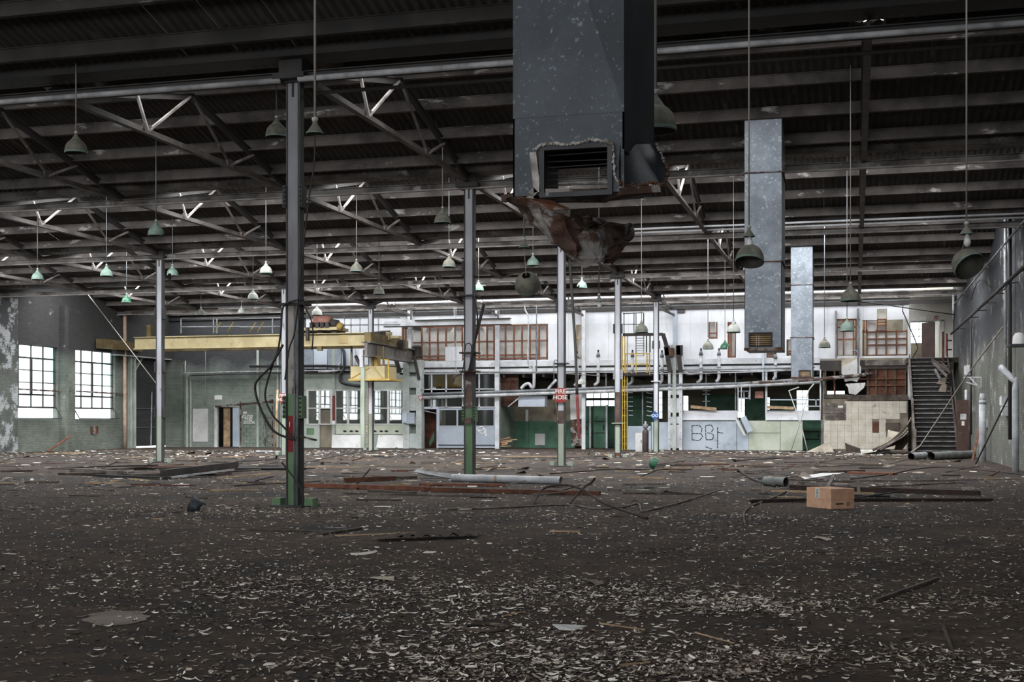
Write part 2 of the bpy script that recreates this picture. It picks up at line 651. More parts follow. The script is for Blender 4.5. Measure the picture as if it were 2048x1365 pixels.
def text(s, size, loc, m, parent, name='lettering', rot=(math.pi / 2, 0, 0), align='CENTER', bold=0.):
    cu = bpy.data.curves.new('lettering', 'FONT')
    cu.body = s
    cu.size = size
    cu.align_x = align
    cu.align_y = 'CENTER'
    cu.extrude = .004
    cu.offset = bold
    tmp = bpy.data.objects.new('tmp', cu)
    COL.objects.link(tmp)
    bpy.context.view_layer.update()
    me = bpy.data.meshes.new_from_object(tmp.evaluated_get(bpy.context.evaluated_depsgraph_get()))
    bpy.data.objects.remove(tmp)
    me.materials.clear()
    me.materials.append(MATS[m])
    o = bpy.data.objects.new(name, me)
    COL.objects.link(o)
    o.parent = parent
    o.location = Vector(loc) - ROOT[parent.name]
    o.rotation_euler = rot
    return o


def copy_tree(o, parent=None):
    c = o.copy()
    COL.objects.link(c)
    c.parent = parent
    for ch in o.children:
        copy_tree(ch, c)
    return c


# ================================================================== SHELL
floor = struct(bx('floor', XL - .3, XR + .3, YF, 77.5, -.25, 0, 'dirty_floor'))

wl_holes = []
win_y = [(53.7 + 5.3 * k, 57.45 + 5.3 * k) for k in (-7, -6, -5, -4, -3, -2, -1, 0, 1)]
for a, c in win_y:
    wl_holes.append((a, c, 1.68, 5.4))
door_l = (64.6, 68.9, 0.0, 5.25)
wl_holes.append(door_l)
wall_left = struct(holed(MB(), 'x', XL - .3, XL, YF, 77.5, 0, 10, wl_holes).build('wall_left', 'brick_left'))
wall_right = struct(bx('wall_right', XR, XR + .3, YF, 77.5, 0, 10, 'brick_right'))
wall_front = struct(bx('wall_front', XL - .3, XR + .3, YF - .3, YF, 0, 10, 'brick_left'))

# ------------------------------------------------------------------ roof
ceiling = struct(thing('ceiling', (0, 40, 8)))
SHEET_W = 1.06
# one corrugated sheet, origin at its ridge end, running +Y and downwards


def sheet_mesh(width, length, waves, drop):
    mb = MB()
    nx = waves * 6
    xs = [width * k / nx for k in range(nx + 1)]
    vs, fs = [], []
    for j in (0, 1):
        for x in xs:
            z = .026 * math.cos(2 * math.pi * x / width * waves)
            vs.append((x, length * j, z - drop * j))
    for k in range(nx):
        fs.append((k, k + 1, nx + 2 + k, nx + 1 + k))
    me = bpy.data.meshes.new('roofing_sheet')
    me.from_pydata(vs, [], fs)
    me.polygons.foreach_set('use_smooth', [True] * len(fs))
    return me


far_me = sheet_mesh(SHEET_W + .03, BAY / 2 + .12, 6, (BAY / 2 + .12) * SLOPE)
far_me.materials.append(MATS['roof_sheet'])
nsheet = int((XR - XL) / SHEET_W) + 1
for n in range(-1, 4):
    yr = Y0 + n * BAY + BAY / 2
    for k in range(nsheet):
        o = bpy.data.objects.new('roofing_sheet', far_me)
        COL.objects.link(o)
        o.parent = ceiling
        o.location = Vector((XL + k * SHEET_W, yr - .05, T_RIDGE + .17 + (.012 if k % 2 else 0))) - ROOT['ceiling']
        o.rotation_euler = (rng.uniform(-.002, .002), 0, 0)
# near slopes (seen edge-on or hidden) and the roof behind the camera
for n in range(-3, 5):
    y0_, yr = Y0 + n * BAY, Y0 + n * BAY + BAY / 2
    for nm, a, c, m in (('roof_decking', 0, 2.2, 'roof_sheet'), ('rooflight_panel', 2.2, 5.0, 'rooflight_sheet'), ('roof_decking', 5.0, BAY / 2, 'roof_sheet')):  # opaque pale strips put in to go with the added roof fill lights
        mb = MB()
        vs, fs = [], []
        nx = 680
        for j, d in enumerate((a, c)):
            for k in range(nx + 1):
                x = XL + (XR - XL) * k / nx
                vs.append((x, y0_ + d, T_LOW + .17 + d * SLOPE + .026 * math.cos(k * math.pi / 2)))
        fs = [(k, k + 1, nx + 2 + k, nx + 1 + k) for k in range(nx)]
        mb.add(vs, fs).build(nm, m, ceiling)
    if n < -1:
        MB().add([(XL, yr, T_RIDGE + .17), (XR, yr, T_RIDGE + .17), (XR, yr + BAY / 2, T_LOW + .17), (XL, yr + BAY / 2, T_LOW + .17)],
                 [(0, 1, 2, 3)]).build('roof_decking', 'roof_sheet', ceiling)

TRUSS_X = [-35.1, -30.0, -24.92, -19.8, -14.7, -9.63, -4.7, .2]


def purlin(x0, x1, y, z, s, name='purlin', m='purlin'):
    """channel purlin; s=+1: slope falls away from the viewer"""
    mb = MB()
    mb.box(x0, x1, y - .035, y + .035, z - .12, z + .12)
    mb.box(x0, x1, y - .085, y + .035, z - .14, z - .118)
    mb.box(x0, x1, y - .06, y - .03, z + .1, z + .12)
    return mb.build(name, m, ceiling)


for n in range(-1, 4):
    yr = Y0 + n * BAY + BAY / 2
    for d in (.3, 1.6, 2.9, 4.15):
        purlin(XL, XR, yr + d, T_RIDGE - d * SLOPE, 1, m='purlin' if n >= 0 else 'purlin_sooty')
for n in range(0, 5):
    yv = Y0 + n * BAY
    xs = [XL] + TRUSS_X + [XR]
    for i in range(len(xs) - 1):
        for d in (1.5, 3.0, 4.4) if n == 0 else (3.0,):
            if n == 4 and d > 3:
                continue
            purlin(xs[i] + .3, xs[i + 1] - .3, yv + d, T_LOW + d * SLOPE, -1)
# valleys: gutter, gutter fascia, channel beam underneath
for n in range(0, 5):
    yv = Y0 + n * BAY
    mb = MB()
    mb.box(XL, XR, yv - .42, yv - .36, T_LOW + .15, T_LOW + .32)
    mb.box(XL, XR, yv - .42, yv + .2, T_LOW + .13, T_LOW + .15)
    mb.build('valley_gutter', 'gutter' if n else 'dark_steel', ceiling)  # nearest gutter coloured darker, so the dim top of the view is painted in
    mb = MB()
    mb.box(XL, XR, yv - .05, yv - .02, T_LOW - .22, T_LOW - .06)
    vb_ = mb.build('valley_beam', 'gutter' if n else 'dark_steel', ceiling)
    bx('beam_flange', XL, XR, yv - .13, yv - .02, T_LOW - .25, T_LOW - .215, 'web_steel' if n else 'dark_steel', ceiling)  # farther lower flanges in paler steel: the light on them is put into colour
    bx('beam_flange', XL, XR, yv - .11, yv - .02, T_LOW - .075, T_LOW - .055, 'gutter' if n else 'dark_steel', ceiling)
for k, (x0, x1, y, z) in enumerate(((XL, -9.8, Y0 - .25, T_LOW - .24), (-9.45, XR, Y0 - .25, T_LOW - .24))):
    MB().tube([(x0, y, z), (x1, y, z)], .05, 10).build('sprinkler_pipe', 'pipe_white', ceiling, smooth=True)
MB().tube([(-9.4, Y0 + .35, T_LOW - .34), (XR, Y0 + .35, T_LOW - .36)], .035, 8).build('sprinkler_pipe', 'dark_steel', ceiling, smooth=True)
for yv, x0, x1, m in ((Y0 + BAY * 2 - .4, -8.6, XR, 'white_steel'), (Y0 + BAY * 2 - 1.2, -8.6, XR, 'white_steel')):
    MB().tube([(x0, yv, T_LOW + .0), (x1, yv, T_LOW + .0)], .035, 8).build('sprinkler_pipe', m, ceiling, smooth=True)

# ------------------------------------------------------------------ trusses
BAYN = ['nearest', 'second', 'third', 'fourth']
XN = {-35.1: 'leftmost', -30.0: 'second', -24.92: 'third', -19.8: 'fourth', -14.7: 'fifth', -9.63: 'sixth', -4.7: 'seventh', .2: 'eighth'}


def truss(x, n, half=False):
    ya, ym, yb = Y0 + n * BAY, Y0 + n * BAY + BAY / 2, Y0 + (n + 1) * BAY
    if half:
        yb = YB + .1
    lab = ('steel roof truss in the %s roof bay, %s from the windowed wall' % ((BAYN + ['last'])[n], XN[x]))
    if x == -35.1:
        lab = 'steel roof truss in the %s roof bay, closest to the windowed wall' % ((BAYN + ['last'])[n])
    t = thing('roof_truss', (x, ya, T_LOW), lab, 'truss', 'steel roof trusses')

    def top(y):
        return T_LOW - .04 + (T_RIDGE - .28 - T_LOW) * (1 - abs(y - ym) / (BAY / 2))
    w = MB()
    w.bar((x, ya, T_LOW - .08), (x, yb, T_LOW - .08), .13, .02)
    w.bar((x, ya, T_LOW - .02), (x, yb, T_LOW - .02), .03, .13)
    w.build('bottom_chord', 'truss_steel', t)
    for a, c in ((ya, ym), (ym, yb))[:1 if half else 2]:
        w = MB()
        w.bar((x, a, top(a)), (x, c, top(c)), .05, .14)
        w.bar((x, a, top(a) + .07), (x, c, top(c) + .07), .16, .025)
        w.build('top_chord', 'dark_steel', t)
    if half:
        for y1, y2 in ((ya + 3.0, ya + 2.1), (ya + 3.0, ya + 4.2)):
            MB().bar((x + .03, y1, T_LOW), (x + .03, y2, top(y2)), .05, .05).build('web_brace', 'web_steel', t)
        return t
    b1, b2 = ya + BAY * .325, ya + BAY * .675
    for yb_, yt_, m in ((b1, ya + BAY * .285, 'web_steel'), (b1, ym - .06, 'web_steel'), (b2, ym + .06, 'truss_steel'), (b2, ya + BAY * .79, 'web_steel')):
        MB().bar((x + .035, yb_, T_LOW - .02), (x + .035, yt_, top(yt_)), .05, .055, up=(1, 0, 0)).build('web_brace', m, t)
    for b in (b1, b2):
        MB().box(x - .012, x + .06, b - .16, b + .16, T_LOW - .09, T_LOW + .11).build('gusset_plate', 'truss_steel', t)
    return t


for n in range(0, 4):
    for x in TRUSS_X:
        if n == 0 and x < -20:
            continue
        if n == 1 and x < -31:
            continue
        truss(x, n)
for x in TRUSS_X[1:]:
    truss(x, 4, True)

# ================================================================== COLUMNS


def hsec(mb, x, y, z0, z1, w=.27, d=.24, t=.035):
    mb.box(x - w / 2, x - w / 2 + t, y - d / 2, y + d / 2, z0, z1)
    mb.box(x + w / 2 - t, x + w / 2, y - d / 2, y + d / 2, z0, z1)
    return mb


def column(x, y, segs, label, splices=(), blocks=True, ledge=(), top=T_LOW - .12, strip=None, fl_from=0.):
    c = thing('steel_column', (x, y, 0), label, 'column', 'steel columns of the hall')
    w, d = .27, .17
    for (z0, z1, m) in segs:
        mb = MB()
        mb.box(x - w / 2 + .03, x + w / 2 - .045, y - d / 2 + .015, y - d / 2 + .04, z0, z1)
        mb.box(x - w / 2 + .03, x + w / 2 - .045, y + d / 2 - .04, y + d / 2 - .015, z0, z1)
        mb.build('shaft', m, c)
        dark = m if m in ('col_rust', 'col_green') and z1 < 2.2 else 'col_flange'
        mb = MB()
        mb.box(x - w / 2, x - w / 2 + .03, y - d / 2, y + d / 2, z0, z1)
        mb.build('flange', dark if dark != 'col_green' else 'col_flange', c)
        mb = MB()
        mb.box(x + w / 2 - .045, x + w / 2, y - d / 2, y + d / 2, z0, z1)
        mb.build('flange', 'col_flange', c)
    mb = MB()
    mb.box(x - .3, x + .3, y - .3, y + .3, T_LOW - .22, T_LOW - .12)
    mb.box(x - .22, x + .22, y - .2, y + .2, T_LOW - .12, T_LOW + .3)
    mb.build('cap_plate', 'dark_steel', c)
    MB().box(x - .02, x + .01, y - d / 2 - .012, y - d / 2 + .012, T_LOW - .5, T_LOW - .24).build('stiffener', 'dark_steel', c)
    if blocks:
        MB().box(x - .36, x + .36, y - .28, y + .28, 0, .025).build('base_plate', 'col_flange', c)
        for s in (-1, 1):
            MB().box(x + s * .31 - .08, x + s * .31 + .08, y - .12, y + .12, .0, .15).build('base_lug', 'col_palegreen' if y > 30 else 'col_green', c)
    for (z, m) in splices:
        pl = MB()
        pl.box(x - w / 2 - .05, x - w / 2 + .01, y - d / 2 - .04, y + d / 2, z - .2, z + .2)
        pl.build('splice_plate', m, c)
        pl = MB()
        pl.box(x + w / 2 - .01, x + w / 2 + .05, y - d / 2 - .04, y + d / 2, z - .2, z + .2)
        o = pl.build('splice_plate', m, c)
        for s in (-1, 1):
            for k in range(5):
                zz = z - .16 + .08 * k
                MB().tube([(x + s * (w / 2 + .02), y - d / 2 - .07, zz), (x + s * (w / 2 + .02), y - d / 2 - .03, zz)], .022, 6).build('bolt', 'dark_steel', c)
    for (z, m) in ledge:
        MB().box(x - .23, x + .23, y - .2, y + .2, z, z + .04).build('collar', m, c)
    return c


def zc(v, X, Y):
    return V(v, X, Y)


XA, XB_ = -9.63, -24.92
YA = [Y0 + BAY * k for k in range(5)]
g = lambda v, k, X=XA: V(v, X, YA[k])
colA0 = column(XA, YA[0], [(0, g(905, 0), 'col_green'), (g(905, 0), g(832, 0), 'col_red'), (g(832, 0), g(788, 0), 'col_green'),
                           (g(788, 0), g(605, 0), 'col_peel'), (g(605, 0), T_LOW - .12, 'col_grey_dirty')],
               'nearest steel column with a red band and white stripe above its green foot',
               splices=((g(395, 0), 'col_flange'), (g(815, 0), 'col_green')), ledge=((g(612, 0), 'dark_steel'),))
bx('painted_stripe', XA + .035, XA + .075, YA[0] - .14, YA[0] - .1, g(905, 0), g(832, 0), 'sign_white', colA0)
MB().tube([(XA + .06, YA[0] - .15, .02), (XA + .06, YA[0] - .15, g(605, 0))], .017, 6).build('conduit', 'pipe_grey', colA0, smooth=True)
MB().tube([(XA + .11, YA[0] - .14, .02), (XA + .11, YA[0] - .14, g(640, 0))], .02, 6).build('conduit', 'pipe_grey', colA0, smooth=True)
text('1', .13, (XA - .04, YA[0] - .135, g(850, 0)), 'sign_white', colA0)
colA1 = column(XA, YA[1], [(0, g(818, 1), 'col_green'), (g(818, 1), g(742, 1), 'col_rust'), (g(742, 1), T_LOW - .12, 'col_grey')],
               'second nearest steel column, green foot and rusty brown band below grey shaft',
               splices=((g(538, 1), 'col_flange'), (g(828, 1), 'col_green')), ledge=((g(745, 1), 'col_rust'), (g(708, 1), 'col_flange'), (g(594, 1), 'dark_steel')))
bx('rust_patch', XA - .1, XA + .08, YA[1] - .14, YA[1] - .11, g(848, 1), g(836, 1), 'col_rust', colA1)
colA2 = column(XA, YA[2], [(0, g(848, 2), 'col_palegreen'), (g(848, 2), g(822, 2), 'col_rust'), (g(822, 2), T_LOW - .12, 'col_grey')],
               'third steel column of the middle row, carrying the nearer FIRE HOSE sign',
               splices=((g(612, 2), 'col_flange'),), ledge=((g(729, 2), 'dark_steel'),))
colA3 = column(XA, YA[3], [(0, g(906, 3), 'rust'), (g(906, 3), g(850, 3), 'col_palegreen'), (g(850, 3), g(785, 3), 'col_rust'), (g(785, 3), T_LOW - .12, 'col_grey')],
               'fourth steel column of the middle row, beside the yellow caged ladder',
               splices=((g(658, 3), 'col_flange'), (g(750, 3), 'col_grey')), ledge=((g(848, 3), 'col_palegreen'),))
colA4 = column(XA, YA[4], [(0, g(842, 4), 'col_palegreen'), (g(842, 4), T_LOW - .12, 'col_grey')],
               'farthest steel column of the middle row, behind the blue diamond sign',
               splices=((g(690, 4), 'col_flange'),), ledge=((g(764, 4), 'col_grey'),))
h = lambda v, k: V(v, XB_, YA[k])
colB2 = column(XB_, YA[2], [(0, h(832, 2), 'col_palegreen'), (h(832, 2), T_LOW - .12, 'col_grey')],
               'steel column standing by the pile of dark sheets, left of the crane',
               splices=((h(628, 2), 'col_flange'), (h(735, 2), 'col_flange'), (h(825, 2), 'col_flange')))
colB3 = column(XB_, YA[3], [(0, h(832, 3), 'col_palegreen'), (h(832, 3), T_LOW - .12, 'col_grey')],
               'steel column half hidden behind the red-banded column')
colB4 = column(XB_, YA[4], [(0, h(828, 4), 'col_palegreen'), (h(828, 4), T_LOW - .12, 'col_grey')],
               'steel column at the right end of the yellow crane bridge',
               splices=((h(700, 4), 'col_grey'),))

# fire-hose signs, hung on columns


def fire_sign(x, y, z, s, label):
    t = thing('fire_hose_sign', (x, y, z), label, 'sign', 'fire hose signs')
    bx('plate', x - .19 * s, x + .19 * s, y - .02, y, z - .24 * s, z + .24 * s, 'sign_red', t)
    text('FIRE\nHOSE', .2 * s, (x, y - .025, z + .02), 'sign_white', t, bold=.004)
    return t


fire_sign(XA, YA[2] - .16, g(791, 2), 1.0, 'red FIRE HOSE sign on the third column of the middle row')
fire_sign(XB_, YA[3] - .16, h(797, 3), .9, 'red FIRE HOSE sign seen just left of the red-banded column')

# hoses and cables around the nearest column
yc = YA[0] - .3


def cable(name, pts, r, m, label, cat='cable', group=None, k=5, n=7):
    o = MB().tube(smoothpath(pts, k), r, n).build(name, m, None, smooth=True)
    return tag(o, label, cat, group)


cable('rubber_hose', [at(u, v, yc) for u, v in ((566, 690), (540, 735), (520, 755), (510, 775), (520, 815), (545, 860), (575, 876), (590, 880))], .022, 'cable',
      'black hose bulging out to the left of the red-banded column')
cable('rubber_hose', [at(u, v, yc + .05) for u, v in ((608, 600), (585, 603), (566, 615), (562, 660), (556, 700), (545, 730), (530, 790), (545, 830), (565, 852), (590, 880))], .018, 'cable',
      'black hose crossing in front of the collar of the red-banded column')
cable('power_cable', [at(u, v, yc - .02) for u, v in ((630, 270), (628, 330), (615, 420), (600, 560), (590, 660), (578, 700), (570, 760))], .014, 'cable',
      'thin dark cable slanting from a capless lamp down the nearest column')
cable('power_cable', [at(u, v, yc) for u, v in ((563, 925), (575, 940), (592, 962), (604, 985), (607, 1000), (604, 1014))], .016, 'cable',
      'black cable drooping across the green foot of the red-banded column')
cable('power_cable', [at(u, v, yc) for u, v in ((604, 603), (622, 640), (626, 670), (624, 700))], .012, 'cable', 'short black cable dangling right of the collar of the nearest column')
tag(MB().bar(at(600, 873, yc + .2), at(632, 881, yc - .1), .03, .03).build('iron_bar', 'rust_dark'), 'iron bar sticking out right of the red column band', 'bar')
cable('power_cable', [at(u, v, YA[1] - .3) for u, v in ((948, 590), (955, 640), (948, 690), (940, 730), (936, 745))], .02, 'cable', 'dark pipe leaning against the second column beside its grey shaft', 'pipe')
cable('power_cable', [at(u, v, YA[1] - .25) for u, v in ((968, 608), (955, 660), (945, 700), (942, 742))], .04, 'dark_steel', 'dark steel tube propped diagonally on the ledge of the second column', 'pipe')
cable('power_cable', [at(u, v, YA[1] - .25) for u, v in ((930, 700), (932, 690), (938, 687), (943, 694), (942, 715))], .014, 'cable', 'small black cable loop on the second column')
cable('power_cable', [at(u, v, YA[1] - .28) for u, v in ((928, 722), (924, 745), (910, 755), (907, 765))], .012, 'cable', 'black cable tail hanging left of the second column')
# wire rope from roof to third column on the left
tag(MB().tube([atX(165, 575, XL + 1.5), at(322, 780, YA[2] - .2)], .018, 6).build('stay_rope', 'rope', None, smooth=True), 'pale stay rope slanting down past the left windows to a column', 'rope')

# ================================================================== LAMPS
BELL = [(.2, 0), (.203, .012), (.199, .06), (.187, .12), (.162, .175), (.128, .215), (.09, .242), (.07, .25)]


def lamp(u, v, wpx, vtop, label, kind='whole', bell='lamp_dust', rim='lamp_green', seed=0, scale=1., cap_w=None, bell_at=None, tilt=0, roll=0):
    """pendant: rim centre at pixel (u, v), wpx = rim width in pixels"""
    Z = (.40 * F_PX / wpx) if cap_w is None else (.15 * F_PX / cap_w)
    p = atD(u, v, Z)
    ph = ((p.y - Y0) / BAY) % 1.0
    zt = T_LOW + .19 + (T_RIDGE - T_LOW) * (1 - abs(ph - .5) * 2)
    t = thing('pendant_lamp', p, label, 'lamp', 'factory pendant lamps')
    r = random.Random(seed)

    def bellpart(c, rot=None, broken=False):
        inner = [(rr - .006, z) for rr, z in BELL]
        ang = r.randrange(20)
        skip = None
        if broken:
            jag = {k: r.choice((1, 2, 3)) for k in range(20)}
            skip = lambda i, k: ((k - ang) % 20 < 9 and i < jag[k])
        if broken:
            b = MB().lathe(BELL, 20, c, skip, rot).build('shade', bell, t, smooth=True)
        else:
            b = MB().lathe(BELL[1:], 20, c, None, rot).build('shade', bell, t, smooth=True)
            MB().lathe([(.2, 0), (.204, .004), (.204, .03), (.2, .034)], 20, c, None, rot).build('rim', rim, b, smooth=True)
        MB().lathe(inner, 20, c, skip, rot).build('reflector', 'lamp_inner', b, smooth=True)
        return b
    cz = p.z + .243
    if kind in ('whole', 'broken'):
        bellpart(p, None, kind == 'broken')
    else:
        cz = p.z
    MB().lathe([(.076, 0), (.08, .014), (.066, .035), (.042, .07), (.026, .095), (.022, .13), (0, .135)], 14, (p.x, p.y, cz)).build('cap', bell, t, smooth=True)
    MB().lathe([(.083, 0), (.085, .014), (.078, .016)], 14, (p.x, p.y, cz)).build('collar_ring', rim, t, smooth=True)
    MB().lathe([(0, .11), (.028, .122), (.033, .14), (.028, .158), (0, .17)], 10, (p.x, p.y, cz)).build('hook_ball', 'lamp_white', t, smooth=True)
    MB().tube([(p.x, p.y, cz + .15), (p.x, p.y, max(zt, cz + .3))], .012 if wpx < 60 else .016, 6).build('rod', 'pipe_grey' if seed % 3 else 'rope', t, smooth=True)
    if kind in ('bulb', 'dropped'):
        MB().lathe([(0, -.16), (.03, -.15), (.045, -.11), (.04, -.06), (.025, -.02), (.022, .02)], 12, (p.x + .01, p.y, cz)).build('bulb', 'bulb', t, smooth=True)
    if bell_at:
        q = atD(bell_at[0], bell_at[1], Z)
        rot = Matrix.Rotation(roll, 3, 'Y') @ Matrix.Rotation(tilt, 3, 'X')
        s = bellpart(q, rot, False)
        top = q + rot @ Vector((0, 0, .25))
        MB().tube([(p.x, p.y, cz), tuple(top)], .006, 5).build('wire', 'rope', t)
    return t


L = [
    (152, 307, 44, 170, 'pendant lamp hanging in the dark upper left corner, nearest on that side', {}),
    (553, 275, 43, 150, 'pendant lamp partly hidden by the left edge of the nearest column', {}),
    (312, 472, 32, 400, 'pendant lamp with torn shade above the column by the dark sheet pile', dict(kind='broken', bell='lamp_green', seed=5)),
    (885, 447, 33, 362, 'pendant lamp just left of the top of the second column', {}),
    (75, 560, 23, 500, 'leftmost small pendant lamp, mint green, above the first left window', dict(bell='lamp_mint', rim='lamp_mint')),
    (213, 553, 24, 500, 'mint green pendant lamp between the two left windows', dict(bell='lamp_mint', rim='lamp_mint')),
    (345, 552, 23, 480, 'pendant lamp with chipped shade just right of the left column', dict(kind='broken', bell='lamp_mint', seed=8)),
    (532, 548, 25, 488, 'pendant lamp left of the nearest column at mid height', dict(bell='lamp_white')),
    (506, 599, 21, 560, 'pendant lamp low above the yellow crane bridge, left of the nearest column', dict(bell='lamp_white', rim='lamp_mint')),
    (713, 544, 25, 490, 'pendant lamp in the middle between the nearest two columns', {}),
    (758, 589, 22, 560, 'pendant lamp just above right of the crane column', {}),
    (898, 535, 26, 488, 'pendant lamp touching the left side of the second column at mid height', {}),
    (957, 582, 21, 545, 'mint pendant lamp peeping out right of the second column', dict(bell='lamp_mint', rim='lamp_mint')),
    (1066, 532, 25, 480, 'pendant lamp whose shade shows a row of scratches, above the fallen shade', dict(bell='lamp_green')),
    (1164, 577, 21, 538, 'broken green pendant lamp below the torn duct', dict(kind='broken', bell='lamp_mint', seed=3)),
    (1283, 666, 26, 380, 'pendant lamp on a long rod in front of the caged ladder', {}),
    (1311, 264, 84, -60, 'large pendant lamp half hidden behind the big near duct', dict(seed=3)),
    (1416, 699, 22, 560, 'low pendant lamp, first of three before the white wall', dict(rim='lamp_mint')),
    (1450, 699, 20, 575, 'green broken pendant lamp, middle of three before the white wall', dict(kind='broken', bell='enamel_green', seed=12)),
    (1467, 666, 27, 470, 'highest of three pendant lamps left of the middle duct', dict(bell='lamp_white')),
    (1649, 696, 23, 540, 'dark pendant lamp just right of the far duct', dict(seed=4)),
    (1701, 603, 38, 150, 'larger pendant lamp right of the far duct, on a long rod', dict(seed=3)),
    (1694, 663, 28, 420, 'green pendant lamp below and behind a larger one near the stairs', dict(bell='lamp_green', rim='lamp_mint', seed=2)),
    (634, 631, 21, 590, 'white pendant lamp over the crane trolley', dict(bell='lamp_white', rim='lamp_white')),
    (483, 627, 15, 600, 'small pale pendant lamp over the crane railing', dict(bell='lamp_white', rim='lamp_white')),
    (402, 631, 17, 600, 'small dim pendant lamp at the left part of the crane bridge', {}),
    (253, 606, 19, 580, 'dark green pendant lamp beside the beige pipe', dict(bell='enamel_green', rim='lamp_green')),
    (1162, 769, 15, 745, 'small white lamp under the offices right of the FIRE HOSE column', dict(bell='lamp_white', rim='lamp_white')),
]
for i, (u, v, w, vt, lab, kw) in enumerate(L):
    kw = dict(kw)
    kw.setdefault('seed', i)
    lamp(u, v, w, vt, lab, **kw)
lamp(630, 268, 40, -40, 'lamp cap without shade on a long rod right of the nearest column', kind='cap', cap_w=31, seed=3)
lamp(1048, 496, 40, 440, 'lamp cap with its big broken shade dangling below it', kind='cap', cap_w=19, bell_at=(1056, 574), tilt=math.radians(52), roll=.15, seed=2)
lamp(1198, 603, 40, 540, 'shadeless lamp cap with a bare white bulb below the torn duct', kind='bulb', cap_w=14, seed=2)
lamp(1498, 474, 50, -40, 'pendant lamp with bare bulb and fallen dark shade before the middle duct', kind='dropped', cap_w=21, bell_at=(1499, 525), tilt=math.radians(-20), roll=.05, seed=3)
lamp(1933, 469, 55, 60, 'rightmost pendant lamp, its shade dangling tilted below a bare bulb', kind='dropped', cap_w=23.5, bell_at=(1940, 534), tilt=math.radians(-38), roll=-.55, seed=3)

# ================================================================== DUCTS


def duct(x, y, zb, ztop, label, near=False, seams=(), grille=None):
    w, d = .82, 1.4
    t = thing('air_duct', (x, y, zb), label, 'duct', 'hanging galvanised air ducts')
    x0, x1, y0_, y1_ = x - w / 2, x + w / 2, y, y + d
    zs = [zb] + sorted(seams) + [ztop]
    gx0, gx1, gz0, gz1 = grille
    for i in range(len(zs) - 1):
        a, c = zs[i], zs[i + 1]
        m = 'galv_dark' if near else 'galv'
        # front panel (cross-broken: centre slightly proud), with the grille opening in the lowest one
        mb = MB()
        if i == 0:
            holed(mb, 'y', y0_, y0_ + .012, x0, x1, a, c, [(gx0, gx1, gz0, gz1)])
            mb.build('front_panel', m, t)
            if near:
                mid, px = (gz1 + .25 + c) / 2 + .5, .02
                za = gz1 + .25
                cx_, cz_ = x + .12, za + .9
                MB().add([(x0, y0_ - .003, za), (x1, y0_ - .003, za), (x1, y0_ - .003, c), (x0, y0_ - .003, c), (cx_, y0_ - .05, cz_)],
                         [(0, 1, 4), (1, 2, 4), (2, 3, 4), (3, 0, 4)]).build('crease_panel', m, t)
        else:
            cx_, cz_ = (x0 + x1) / 2, (a + c) / 2
            mb.add([(x0, y0_, a), (x1, y0_, a), (x1, y0_, c), (x0, y0_, c), (cx_, y0_ - .02, cz_)], [(0, 1, 4), (1, 2, 4), (2, 3, 4), (3, 0, 4)])
            mb.build('front_panel', m, t)
        ra = .3 if near else 0
        bx('side_panel', x0, x0 + .012, y0_, y1_, a, c, m, t)
        bx('side_panel', x1 - .012, x1, y0_, y1_, a + ra, c, m, t)
        bx('rear_panel', x0, x1, y1_ - .012, y1_, gz1 + .15 if near else a, c, m, t)
        if i:
            f = MB()
            f.box(x0 - .035, x1 + .035, y0_ - .035, y0_ + .0, a - .012, a + .012)
            f.box(x0 - .035, x0, y0_, y1_ + .03, a - .012, a + .012)
            f.box(x1, x1 + .035, y0_, y1_ + .03, a - .012, a + .012)
            f.build('seam_flange', 'rust', t)
    if not near:
        bx('bottom_panel', x0, x1, y0_, y1_, zb, zb + .012, 'galv', t)
        bx('rust_lip', x0 - .01, x1 + .01, y0_ - .02, y0_, zb - .02, zb + .05, 'rust', t)
    # grille
    fr = MB()
    k = .03 if not near else .035
    fr.box(gx0 - k, gx1 + k, y0_ - .03, y0_ + .02, gz1, gz1 + k)
    fr.box(gx0 - k, gx1 + k, y0_ - .03, y0_ + .02, gz0 - k, gz0)
    fr.box(gx0 - k, gx0, y0_ - .03, y0_ + .02, gz0, gz1)
    fr.box(gx1, gx1 + k, y0_ - .03, y0_ + .02, gz0, gz1)
    gr = fr.build('grille_frame', 'galv_soot', t)
    nb = 6 if not near else 7
    for q in range(nb):
        zz = gz0 + (gz1 - gz0) * (q + .5) / nb
        if near:
            MB().tube([(gx0, y0_ + .06, zz), (gx1, y0_ + .06, zz + rng.uniform(-.01, .01))], .004, 5).build('louvre', 'dark_steel', gr)
        else:
            MB().bar((gx0, y0_ + .03, zz), (gx1, y0_ + .03, zz), .05, .012, up=(0, .5, 1)).build('louvre', 'timber_pale', gr)
    if not near:
        bx('grille_back', gx0 - .02, gx1 + .02, y0_ + .12, y0_ + .13, gz0, gz1, 'soot', gr)
        for q in (.3, .42):
            xx = gx0 + (gx1 - gx0) * q
            MB().bar((xx, y0_ + .02, gz0), (xx, y0_ + .02, gz1), .012, .012).build('louvre', 'white_steel', gr)
    return t


yd1 = 8.9
xd = -2.0
X0, X1, z0, z1 = R(1090, 299, 1216, 384, yd1)
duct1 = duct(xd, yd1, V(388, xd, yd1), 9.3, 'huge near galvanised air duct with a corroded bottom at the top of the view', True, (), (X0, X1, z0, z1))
yd2 = 28.9
duct2 = duct(xd, yd2, V(700, xd, yd2), 8.5, 'middle galvanised air duct with a soot-streaked louvre near its foot', False,
             (V(345, xd, yd2), V(524, xd, yd2)), R(1500, 668, 1542, 692, yd2))
yd3 = 50.2
duct3 = duct(xd, yd3, V(757, xd, yd3), 8.5, 'farthest and smallest galvanised air duct, left of the stairs', False,
             (V(570, xd, yd3), V(675, xd, yd3)), R(1599, 742, 1620, 754, yd3))
